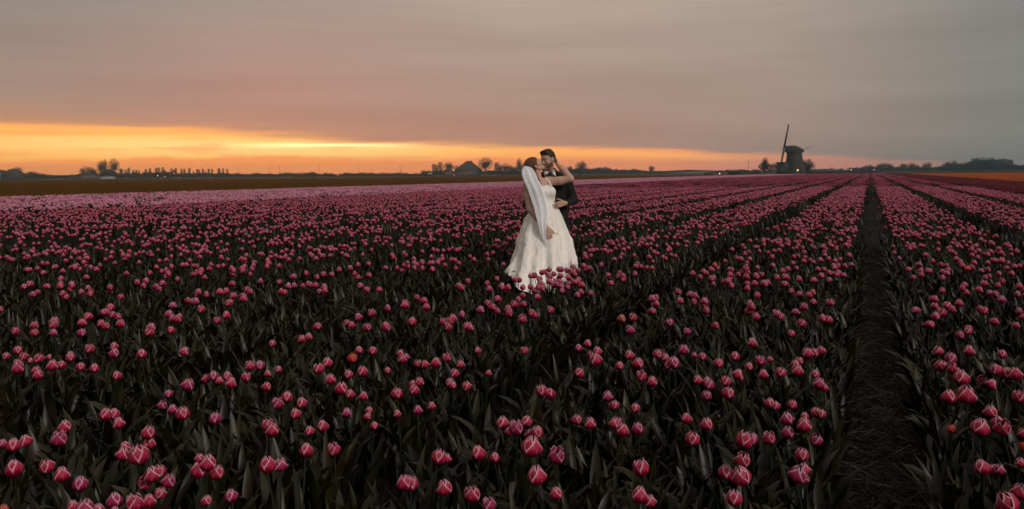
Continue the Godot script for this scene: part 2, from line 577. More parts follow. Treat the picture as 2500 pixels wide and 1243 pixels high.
func lamp_thing(called: String, label: String, where: Vector3, radius: float, color: Vector3, power: float, energy: float, mast: float, group := ""):
	var o := thing(called, label, "lamp", where - Vector3(0, mast, 0), 0.0, group)
	var ball := SphereMesh.new()
	ball.radius = radius
	ball.height = radius * 2
	ball.radial_segments = 12
	ball.rings = 6
	var g := glow(color.x, color.y, color.z, power)
	put("lamp_bulb", ball, g, o, Vector3(0, mast, 0))
	var st := begin()
	if mast > 0.0:
		bar(st, Vector3.ZERO, Vector3(0, mast - radius * 0.9, 0), 0.12, 0.08, 6)
		bar(st, Vector3(0, mast + radius * 0.95, 0), Vector3(0, mast + radius * 1.2, 0), radius * 0.7, radius * 0.5, 6)
		put("mast", done(st), M.steel, o)
	else:
		bar(st, Vector3(0, 0, -radius * 3.0), Vector3(0, 0, -radius * 0.9), 0.08, 0.08, 6)
		put("bracket", done(st), M.steel, o)
	var l := OmniLight3D.new()
	l.name = "lamp_light"
	l.light_color = lin(color.x, color.y, color.z)
	l.light_energy = energy
	l.light_size = radius
	l.omni_range = 40.0
	l.omni_attenuation = 2.0
	l.shadow_enabled = true
	l.position = Vector3(0, mast, radius * 1.3)
	o.add_child(l)

# ---------------------------------------------------------------- trees and buildings far off
func twig_cloud(n: int, inside: Callable, length: float, thick: float, out: Vector3) -> ArrayMesh:
	var st := begin()
	for i in n:
		var p: Vector3 = inside.call()
		var d := (Vector3(rng.randfn(0, 0.6), rng.randf_range(0.1, 1.2), rng.randfn(0, 0.6)) * out + Vector3(p.x, 0, p.z).normalized() * 0.35).normalized()
		var s := d.cross(Vector3(rng.randfn(), rng.randfn(), rng.randfn())).normalized() * thick
		var l := length * rng.randf_range(0.5, 1.3)
		face(st, p - s, p + s, p + d * l)
		face(st, p + d * l * 0.3 - s * 0.5, p + d * l * 0.3 + s * 0.5, p + d * l * 0.7 + d.cross(s).normalized() * l * 0.4)
	return done(st)

func limbs(st: SurfaceTool, p: Vector3, d: Vector3, length: float, r: float, level: int, tips: Array, spread: float):
	var q := p + d * length
	bar(st, p, q, r, r * 0.6, 5 if level > 1 else 3, false)
	tips.append(q)
	if level == 0: return
	for k in rng.randi_range(3, 4):
		var e := (d + Vector3(rng.randfn(0, spread), rng.randf_range(-0.1, 0.5), rng.randfn(0, spread))).normalized()
		limbs(st, p + d * length * rng.randf_range(0.45, 1.0), e, length * rng.randf_range(0.55, 0.8), r * 0.5, level - 1, tips, spread)

var tree_kinds := {}

# a tree of height 1 and about that wide, scaled when it is placed: kind round, poplar, bush, wind
func tree_kind(kind: String, variant: int) -> Array:
	var key := kind + str(variant)
	if tree_kinds.has(key): return tree_kinds[key]
	var st := begin()
	var tips := []
	var crown: ArrayMesh
	if kind == "poplar":
		bar(st, Vector3.ZERO, Vector3(rng.randfn(0, 0.01), 0.97, 0), 0.014, 0.003, 5)
		for i in 40:
			var y := rng.randf_range(0.14, 0.86)
			var t := rng.randf() * TAU
			bar(st, Vector3(0, y, 0), Vector3(cos(t) * 0.075, y + rng.randf_range(0.1, 0.2), sin(t) * 0.075), 0.005, 0.002, 3, false)
		var column := func():
			var y := rng.randf_range(0.16, 0.93)
			var t := rng.randf() * TAU
			var r := 0.1 * sqrt(rng.randf()) * (1.0 - pow(absf(y - 0.5) * 1.9, 3.0) * 0.5)
			return Vector3(cos(t) * r, y, sin(t) * r)
		crown = twig_cloud(620, column, 0.085, 0.006, Vector3(0.5, 1.3, 0.5))
	elif kind == "bush":
		for k in 7:
			limbs(st, Vector3(rng.randfn(0, 0.02), 0, rng.randfn(0, 0.02)), Vector3(rng.randfn(0, 0.5), 1, rng.randfn(0, 0.5)).normalized(), 0.36, 0.016, 1, tips, 0.5)
		var lumps := []
		for k in 11:
			lumps.append(Vector4(rng.randfn(0, 0.22), rng.randf_range(0.2, 0.72), rng.randfn(0, 0.22), rng.randf_range(0.16, 0.3)))
		var mound := func():
			var l: Vector4 = lumps[rng.randi() % lumps.size()]
			var d := Vector3(rng.randfn(), rng.randfn(), rng.randfn()).normalized() * l.w * pow(rng.randf(), 0.4)
			return Vector3(l.x + d.x, maxf(0.02, l.y + d.y * 0.85), l.z + d.z)
		crown = twig_cloud(1500, mound, 0.075, 0.017, Vector3(1, 0.8, 1))
	else:
		var lean := 0.22 if kind == "wind" else 0.0
		limbs(st, Vector3.ZERO, Vector3(lean, 1, 0).normalized(), 0.34, 0.028, 4, tips, 0.5 if kind == "round" else 0.42)
		var wide := 0.42 if kind == "round" else 0.3
		var head := func():
			if rng.randf() < 0.4:
				var tip: Vector3 = tips[rng.randi() % tips.size()]
				return tip + Vector3(rng.randfn(), rng.randfn(), rng.randfn()) * 0.028
			var d := Vector3(rng.randfn(), rng.randfn(), rng.randfn()).normalized() * pow(rng.randf(), 0.45)
			return Vector3(d.x * wide + lean * 0.5, 0.60 + d.y * 0.36, d.z * wide)
		crown = twig_cloud(3000 if kind == "round" else 1700, head, 0.085, 0.0045, Vector3(1, 1, 1))
	tree_kinds[key] = [done(st), crown]
	return tree_kinds[key]

func tree(kind: String, u: float, v_top: float, depth: float, label: String, width := 1.0, group := "", base := 0.0):
	var parts := tree_kind(kind, rng.randi() % 3)
	var p := at(u, v_top, depth)
	var h := p.y - base
	var o := thing({"poplar": "poplar_tree", "round": "bare_tree", "wind": "leaning_tree", "bush": "bush"}[kind], label, "bush" if kind == "bush" else "tree", Vector3(p.x, base, p.z), rng.randf() * TAU if kind != "wind" else 0.0, group)
	o.scale = Vector3(h * width, h, h * width)
	put("trunk", parts[0], M.bark, o)
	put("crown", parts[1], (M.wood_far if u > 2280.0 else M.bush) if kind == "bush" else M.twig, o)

func gable_house(called: String, label: String, u0: float, u1: float, v_eave: float, v_ridge: float, depth: float, wall: Material, deep := 8.0) -> Node3D:
	var a := at(u0, v_eave, depth); var b := at(u1, v_eave, depth)
	var w := b.x - a.x
	var o := thing(called, label, "house" if called != "barn" else "barn", Vector3((a.x + b.x) / 2, 0, -depth))
	var ridge := at(u0, v_ridge, depth).y
	solid("wall", o, wall, Vector3(0, a.y / 2 - 0.2, 0), Vector3(w * 0.94, a.y + 0.4, deep * 0.92))
	var st := begin()
	var h := w / 2
	for z in [deep / 2, -deep / 2]:
		face(st, Vector3(-h, a.y, z), Vector3(0, ridge, z), Vector3(h, a.y, z))
	quad(st, Vector3(-h, a.y, deep / 2), Vector3(-h, a.y, -deep / 2), Vector3(0, ridge, -deep / 2), Vector3(0, ridge, deep / 2))
	quad(st, Vector3(h, a.y, deep / 2), Vector3(0, ridge, deep / 2), Vector3(0, ridge, -deep / 2), Vector3(h, a.y, -deep / 2))
	quad(st, Vector3(-h, a.y, deep / 2), Vector3(h, a.y, deep / 2), Vector3(h, a.y, -deep / 2), Vector3(-h, a.y, -deep / 2))
	put("roof", done(st), M.roof, o)
	return o

func build_far_places():
	# the pyramid farmhouse left of the couple
	var D := 850.0
	var p0 := at(1110, 411, D); var p1 := at(1177, 411, D); var top := at(1145, 393, D)
	var farm := thing("farmhouse", "big dark farmhouse with a pyramid roof left of the couple", "farmhouse", Vector3((p0.x + p1.x) / 2, 0, -D))
	var hw := (p1.x - p0.x) / 2
	var eave := p0.y - 2.0
	solid("wall", farm, M.brick, Vector3(0, eave / 2 - 0.2, 0), Vector3(hw * 1.86, eave + 0.4, hw * 1.86))
	var st := begin()
	var c := [Vector3(-hw, eave, hw), Vector3(hw, eave, hw), Vector3(hw, eave, -hw), Vector3(-hw, eave, -hw)]
	var r := [Vector3(-1.6, top.y, 0.6), Vector3(2.6, top.y, 0.6), Vector3(2.6, top.y, -0.6), Vector3(-1.6, top.y, -0.6)]
	for k in 4:
		quad(st, c[k], c[(k + 1) % 4], r[(k + 1) % 4], r[k])
	quad(st, r[0], r[1], r[2], r[3])
	var roof := put("roof", done(st), M.roof, farm)
	solid("chimney", roof, M.brick, Vector3(3.2, top.y - 0.3, 0), Vector3(0.9, 1.9, 0.9))
	for k in 4:
		window(farm, Vector3(-hw * 0.66 + k * hw * 0.44, 2.1, hw * 0.93 + 0.02), Vector2(1.3, 1.6), Vector3(0, 0, 1))
	solid("door", farm, M.tar, Vector3(hw * 0.45 - 3.0, 1.2, hw * 0.93 + 0.02), Vector3(1.3, 2.4, 0.2))
	var cot := gable_house("cottage", "small dark gabled cottage between bare trees left of the pyramid farmhouse", 1082, 1107, 419, 409, 840, M.brick, 9.0)
	window(cot, Vector3(-1.6, 1.6, 4.2), Vector2(1.1, 1.3), Vector3(0, 0, 1))
	var left := gable_house("house", "dark gabled house under a leafy tree at far left", 187, 240, 428, 420, 800, M.brick, 10.0)
	window(left, Vector3(-3, 1.7, 4.65), Vector2(1.2, 1.4), Vector3(0, 0, 1))
	window(left, Vector3(4, 1.7, 4.65), Vector2(1.2, 1.4), Vector3(0, 0, 1))
	gable_house("barn", "pale walled barn with a dark roof at the left edge", -22, 22, 424, 415, 800, M.pale_wall, 12.0)
	gable_house("barn", "wide dark barn with a low curved roof beside the pale barn", 8, 58, 428, 413, 780, M.roof, 12.0)
	gable_house("barn", "low pale shed under the two tallest bare trees", 245, 279, 431, 428.5, 790, M.pale_wall, 8.0)
	gable_house("barn", "dark barn half hidden behind the tallest bare trees", 249, 281, 424, 413, 830, M.roof, 8.0)
	# two low dark sheds left of the windmill
	gable_house("barn", "low dark shed with a shallow roof left of the windmill", 1779, 1842, 420.0, 414.0, 470, M.tar, 9.0)
	gable_house("barn", "long low brown shed beyond the dark shed left of the windmill", 1720, 1786, 422.0, 418.5, 560, M.brick, 7.0)
	gable_house("barn", "long grey greenhouse roof far behind the canal right of the couple", 1604, 1765, 418.5, 415.2, 900, M.steel, 14.0)
	# single trees, left to right
	tree("bush", 3, 409, 830, "dark bush rising behind the barn roof at the left edge", 1.2)
	tree("round", 42, 406, 830, "bare tree behind the wide dark barn", 0.9)
	for k in 4:
		tree("round", [66, 78, 92, 108][k], [420, 417, 421, 423][k], 800, ["leftmost of four low bare trees right of the barns", "tallest of four low bare trees right of the barns", "third of four low bare trees right of the barns", "rightmost of four low bare trees right of the barns"][k], 1.5, "low bare trees beside the barns")
	tree("bush", 158, 426, 790, "small round bush standing alone left of the gabled house", 1.1)
	tree("bush", 176, 428, 790, "low bush touching the left gabled house", 1.0)
	tree("bush", 215, 401, 815, "dark leafy tree rising behind the gabled house", 0.85)
	tree("bush", 229, 415, 800, "rounded bush at the right end of the gabled house", 1.0)
	tree("round", 245, 391, 840, "tall thin bare tree, left one of three above the dark barn", 0.5)
	tree("round", 254, 388, 850, "tall thin bare tree, middle one of three above the dark barn", 0.42)
	tree("round", 277, 385, 840, "tallest bare tree above the dark barn at far left", 0.62)
	tree("bush", 262, 413, 820, "dense bush in front of the tallest bare trees", 1.5)
	for k in 31:
		tree("poplar", 290 + k * 8.9 + clampf(rng.randfn(0, 4.0), -4.0, 4.0), 409.5 + rng.randfn(0, 3.4) + (k * 0.12), 900 + rng.randf_range(-20, 20), "thin bare poplar, %s from left in the long row at left" % ordinal(k + 1), 1.15, "poplars in the row at far left")
	for k in 9:
		tree("bush", 300 + k * 29.0 + rng.randfn(0, 4), [421, 422, 424, 415, 418, 423, 422, 424, 421][k], 880, "dark hedge bush, %s from left below the poplar row" % ordinal(k + 1), 2.6, "hedge bushes below the poplars")
	tree("bush", 752, 417, 900, "rounded tree clump standing above the distant wood at centre left", 2.2)
	tree("round", 1034, 414, 850, "low bare tree left of the farm's two lit windows", 1.3)
	tree("poplar", 1059, 399, 845, "narrow dark tree, left one of the pair left of the cottage", 1.5)
	tree("poplar", 1066, 401, 850, "narrow dark tree, middle of three left of the cottage", 1.5)
	tree("poplar", 1075, 395, 845, "narrow dark tree, tallest of three left of the cottage", 1.7)
	tree("round", 1095, 394, 870, "round bare tree directly behind the small cottage", 0.9)
	tree("round", 1116, 402, 880, "bare tree behind the left slope of the pyramid roof", 0.7)
	tree("round", 1185, 382.5, 835, "large round bare tree right of the pyramid farmhouse", 1.0)
	tree("bush", 1172, 412, 830, "dark bush against the right side of the pyramid farmhouse", 1.2)
	tree("bush", 1200, 411, 830, "dark bush under the large round bare tree", 1.2)
	tree("poplar", 1212, 395, 850, "narrow dark columnar tree right of the large round tree", 1.7)
	for k in 6:
		tree("round", 1222 + k * 12.0, [400, 397, 402, 404, 401, 398][k], 870 + k * 4, "bare tree, %s from left in the group just left of the bride" % ordinal(k + 1), 0.8, "bare trees left of the bride")
	for k in 3:
		tree("bush", 1226 + k * 22.0, 412, 850, "dense bush, %s from left below the bare trees left of the bride" % ordinal(k + 1), 1.4, "bushes left of the bride")
	tree("round", 1268, 386, 860, "tall sparse bare tree directly left of the bride's head", 0.5)
	tree("round", 1372, 403, 880, "bare tree right behind the groom's collar", 0.9)
	tree("round", 1390, 405, 880, "bare tree between the groom and the big round tree", 1.1)
	tree("bush", 1378, 413, 870, "dark bush at the groom's shoulder", 1.8)
	tree("round", 1419, 393, 850, "big round bare tree right of the groom", 1.1)
	tree("bush", 1418, 405, 855, "dense undergrowth inside the big round tree right of the groom", 1.7)
	for k in 7:
		tree("bush", 1440 + k * 14.5, [410, 406, 405, 407, 409, 411, 414][k], 930 + 8 * k, "hazy grey tree, %s from left in the clump right of the big round tree" % ordinal(k + 1), 1.25, "hazy trees right of the groom")
	tree("round", 1591, 403.5, 980, "lone rounded tree on the low hazy skyline right of the couple", 0.9)
	# beside the windmill
	tree("bush", 1866, 387, 500, "dark bushy tree with twigs on top left of the windmill", 0.85)
	tree("round", 1868, 382, 505, "sparse bare twiggy tree rising out of the bush left of the windmill", 0.5)
	tree("bush", 1849, 410, 505, "low bush at the left foot of the bushy tree by the windmill", 1.2)
	tree("wind", 1885, 396, 500, "small bare leaning tree between the bush and the windmill", 0.7)
	tree("wind", 1893, 394, 505, "small bare tree touching the windmill's side building", 0.6)
	tree("bush", 1966, 384, 495, "tall feathery shrub against the right side of the windmill", 0.62)
	tree("bush", 1973, 388, 500, "rounded shrub at the outer right of the windmill", 0.6)
	tree("bush", 1958, 415, 488, "low hedge bush at the right foot of the windmill", 3.0)
	# right of the mill, windswept trees and the dense wood at the edge
	for k in 17:
		tree("wind", 2112 + k * 9.6 + rng.randfn(0, 2), [402, 400, 404, 398, 396, 395, 397, 401, 404, 397, 398, 396, 397, 400, 405, 397, 394][k], 900, "windswept bare tree, %s from left in the row beyond the path" % ordinal(k + 1), 1.0, "windswept trees at right")
	for k in 8:
		tree("bush", 2112 + k * 22.0, 405 + rng.randf_range(-2, 3), 910, "hazy bush, %s from left under the windswept trees" % ordinal(k + 1), 2.0, "bushes under the windswept trees")
	var big := [[2312, 398], [2322, 390], [2334, 395], [2350, 396], [2362, 391], [2376, 388], [2390, 381], [2402, 377], [2414, 379], [2430, 385], [2446, 397], [2462, 398], [2478, 396], [2495, 398], [2512, 399]]
	for k in big.size():
		tree("bush", big[k][0], big[k][1], 760 + 10.0 * (k % 3), "dense blue-grey tree, %s from left in the wood at the right edge" % ordinal(k + 1), 1.0, "trees of the wood at the right edge")
	for k in 10:
		tree("poplar", 2424 + k * 5.2, 386 + absf(k - 5) * 0.9, 800, "thin pale trunk, %s from left above the wood at the right edge" % ordinal(k + 1), 1.2, "thin trees above the wood at right")
	# the far-off woods that close the plain
	var pl: Array[Transform3D] = []
	var m: ArrayMesh = tree_kind("bush", 0)[1]
	for seg in [[-60, 300, 425, 950], [290, 560, 418.5, 940], [540, 1060, 421.5, 960], [1040, 1290, 414, 930], [1360, 1800, 416, 1150], [1380, 1560, 411, 1060], [1560, 1900, 415.5, 1300], [1880, 2130, 412.5, 1300], [2080, 2320, 406, 960], [2290, 2580, 402, 900], [1960, 2130, 417.5, 620]]:
		var n := int((seg[1] - seg[0]) / 5.0)
		for i in n:
			var u := lerpf(seg[0], seg[1], (i + rng.randf()) / n)
			var d: float = seg[3] + rng.randf_range(-25, 25)
			var h: float = at(u, seg[2] + rng.randfn(0, 2.0), d).y
			if h < 0.5: continue
			var q := at(u, 425, d)
			var w := rng.randf_range(9, 15) * d / 950.0
			pl.append(Transform3D(Basis(Vector3.UP, rng.randf() * TAU).scaled_local(Vector3(w, h, w)), Vector3(q.x, -0.3, q.z)))
	tag(scatter("woodland", m, M.bush, pl, PackedColorArray(), self), "low hazy woodland and hedges closing the far edge of the plain", "woodland", "", "stuff")
	# thin masts and the lights by the road
	for k in 7:
		var spec: Array = [[583, 408, 900], [658, 407, 900], [683, 401, 900], [779, 402, 900], [876, 406, 900], [978, 406, 900], [1827, 391, 620]][k]
		var q := at(spec[0], spec[1], spec[2])
		var mast := begin()
		bar(mast, Vector3.ZERO, Vector3(0, q.y, 0), 0.22, 0.12, 5)
		bar(mast, Vector3(-0.1, q.y - 0.15, 0), Vector3(1.4, q.y + 0.1, 0), 0.14, 0.14, 4)
		var o := put("lamp_mast", done(mast), M.steel, self, Vector3(q.x, 0, q.z))
		tag(o, ["first thin unlit mast right of the poplar row", "second thin mast right of the poplar row", "third thin mast, close beside the second one", "thin mast above the rounded tree clump at centre left", "thin mast midway between the tree clump and the farm", "thin mast beside the white light left of the farm", "thin mast between the low sheds and the windmill's bush"][k], "mast", "thin masts on the skyline")
	var warm := Vector3(1.0, 0.75, 0.4)
	for l in [[385, 428.5, 760, Vector3(1.0, 0.85, 0.6), "bright white road light at left below the poplars", 0.55], [402, 431.5, 760, Vector3(1.0, 0.2, 0.08), "red light low beside the white road light at left", 0.6], [425, 423.5, 790, Vector3(1.0, 0.25, 0.1), "red light right of the white road light under the poplars", 0.55], [824.5, 428, 800, warm, "small warm light below the rounded tree clump", 0.5], [965, 405.3, 880, Vector3(1.0, 0.9, 0.7), "pale light on a tall mast left of the farm", 0.5],
			[1047, 423.5, 800, warm, "left one of two small lights beside the farm", 0.4], [1053.5, 423.5, 800, warm, "right one of two small lights beside the farm", 0.4], [1757, 423.0, 520, Vector3(1.0, 0.9, 0.75), "small pale light beside the brown shed", 0.28], [2026, 416, 640, Vector3(1.0, 0.35, 0.2), "small red light first right of the windmill", 0.35], [2078, 415, 640, Vector3(1.0, 0.7, 0.25), "yellow light midway between the windmill and the path's end", 0.5], [2134, 414.3, 700, Vector3(1.0, 0.3, 0.15), "red light just right of the path's far end", 0.45]]:
		var q := at(l[0], l[1], l[2])
		lamp_thing("road_lamp", l[4], q, l[5] * 0.6, l[3], 1.8, 1.2, q.y, "lit lamps along the horizon")
	# a bird high in the sky
	var bd := begin()
	bar(bd, Vector3(-0.2, 0, 0), Vector3(0.15, 0.02, 0), 0.03, 0.045, 5)
	for s in [-1, 1]:
		face(bd, Vector3(-0.1, 0.03, 0), Vector3(0.12, 0.03, 0), Vector3(0.02, 0.1, 0.3 * s))
	tag(put("bird", done(bd), M.tar, self, at(1395, 233, 150)), "tiny dark bird flying high above the couple", "bird")

# ---------------------------------------------------------------- tulips
# One petal of a closed tulip, standing on the origin: a pointed cup-shaped leaf with a pale rim.
func petal(st: SurfaceTool, turn: float, open: float, inner: bool, body: Color, rim: Color, across_n: int, along_n: int):
	var rows := []
	var cols := []
	var size := 0.93 if inner else 1.0
	for i in along_n + 1:
		var t := float(i) / along_n
		var r := 0.006 + 0.029 * pow(sin(PI * minf(0.5, t * 0.95 + 0.03)), 0.8)
		if t > 0.42:
			r = lerpf(r, 0.007 + open * 0.022, pow((t - 0.42) / 0.58, 2.0))
		r *= size
		var y := 0.074 * (t - 0.06 * sin(PI * t)) * (1.03 if inner else 1.0)
		var wide := 1.12 if t < 0.36 else 1.12 * (1.0 - 0.93 * pow((t - 0.36) / 0.64, 1.6))
		wide *= lerpf(0.75, 1.0, smoothstep(0.0, 0.3, t))
		var row := []
		var crow := []
		for k in across_n + 1:
			var s := (2.0 * k / across_n - 1.0)
			s = signf(s) * pow(absf(s), 0.75)
			var a := turn + s * wide
			var rr := r * (1.0 + 0.10 * s * s + (0.05 if not inner else 0.0)) - 0.002 * (1.0 - absf(s))* t
			row.append(Vector3(cos(a) * rr, y - 0.004 * s * s * t, sin(a) * rr))
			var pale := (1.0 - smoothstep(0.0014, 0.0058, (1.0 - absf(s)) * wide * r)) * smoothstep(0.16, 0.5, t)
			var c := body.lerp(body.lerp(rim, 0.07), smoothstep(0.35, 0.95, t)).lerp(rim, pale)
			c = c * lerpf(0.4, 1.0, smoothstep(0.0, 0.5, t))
			crow.append(c)
		rows.append(row)
		cols.append(crow)
	for i in along_n:
		for k in across_n:
			for j in [[i, k], [i + 1, k], [i + 1, k + 1], [i, k], [i + 1, k + 1], [i, k + 1]]:
				st.set_color(cols[j[0]][j[1]])
				st.set_smooth_group(0)
				st.add_vertex(rows[j[0]][j[1]])

func whole_flower(open: float, body: Color, rim: Color, fine: int) -> ArrayMesh:
	var st := begin()
	for k in 3:
		petal(st, TAU * k / 3.0 + 1.05, open, true, body, rim, fine, fine)
	for k in 3:
		petal(st, TAU * k / 3.0, open, false, body, rim, fine, fine)
	st.generate_normals()
	return st.commit()

func blade(st: SurfaceTool, foot: Vector3, way: float, length: float, width: float, bend: float, c: Color, steps := 6, twist := 0.0):
	var p := foot
	var out := Vector3(cos(way), 0, sin(way))
	var sidewards := Vector3(-sin(way), 0, cos(way))
	var lift := 1.45
	var last := []
	for i in steps + 1:
		var t := float(i) / steps
		var w := width * pow(sin(PI * clampf(0.13 + 0.87 * pow(t, 0.8), 0, 1)), 0.8) * 0.5 if i < steps else 0.0
		var up := Vector3(0, 1, 0).rotated(sidewards, 0)
		var dir := out * cos(lift) + up * sin(lift)
		var normal := (out * -sin(lift) + up * cos(lift))
		var sd := sidewards.rotated(dir, twist * t)
		var edge := normal * w * lerpf(0.75, 0.2, t)
		var row := [p - sd * w + edge, p, p + sd * w + edge]
		if i > 0:
			for k in 2:
				for v in [[last[k], i - 1], [row[k], i], [row[k + 1], i], [last[k], i - 1], [row[k + 1], i], [last[k + 1], i - 1]]:
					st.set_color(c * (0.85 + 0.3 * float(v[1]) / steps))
					st.set_smooth_group(0)
					st.add_vertex(v[0])
		last = row
		p += dir * length / steps
		lift -= bend * (0.4 + 1.2 * t) / steps

func leaf_color() -> Color:
	var l := rng.randf_range(0.7, 1.25)
	return Color(0.0172 * l, 0.0156 * l, 0.0080 * l)

func leaf_mesh(bend: float, length: float, width: float) -> ArrayMesh:
	var st := begin()
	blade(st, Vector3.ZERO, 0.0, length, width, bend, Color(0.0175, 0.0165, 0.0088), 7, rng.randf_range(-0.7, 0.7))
	st.generate_normals()
	return st.commit()

func leafy_plant(n: int, steps: int) -> ArrayMesh:
	var st := begin()
	for k in n:
		var t := TAU * k / n + rng.randf_range(-0.5, 0.5)
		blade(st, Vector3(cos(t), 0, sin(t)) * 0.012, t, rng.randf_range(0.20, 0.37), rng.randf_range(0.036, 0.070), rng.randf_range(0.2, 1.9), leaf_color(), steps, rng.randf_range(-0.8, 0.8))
	st.generate_normals()
	return st.commit()

func stem_mesh(h: float, lean: Vector3, sides := 6) -> ArrayMesh:
	var pts := []
	var rad := []
	for i in 6:
		var t := i / 5.0
		pts.append(Vector3(0, -0.06, 0).lerp(Vector3(0, h, 0), t) + lean * t * t)
		rad.append(lerpf(0.0048, 0.0036, t))
	var st := begin()
	for i in 5:
		for k in sides:
			var t0 := TAU * k / sides; var t1 := TAU * (k + 1) / sides
			var e0 := Vector3(cos(t0), 0, sin(t0)); var e1 := Vector3(cos(t1), 0, sin(t1))
			var q := [pts[i] + e0 * rad[i], pts[i + 1] + e0 * rad[i + 1], pts[i + 1] + e1 * rad[i + 1], pts[i] + e1 * rad[i]]
			for j in [0, 1, 2, 0, 2, 3]:
				st.set_color(Color(0.018, 0.022, 0.012))
				st.add_vertex(q[j])
	st.generate_normals()
	return st.commit()

const CRIMSON := Color(0.31, 0.0025, 0.036)
const RIM := Color(0.86, 0.48, 0.58)
const PLUM := Color(0.25, 0.003, 0.052)
const PLUM_RIM := Color(0.82, 0.46, 0.60)
const FLAME := Color(0.38, 0.018, 0.015)
const FLAME_RIM := Color(0.70, 0.24, 0.16)

func planted(x: float) -> bool:               # inside a bed, not on a wheel path
	var k := fposmod(x, PITCH)
	return k > 0.29 and k < PITCH - 0.20

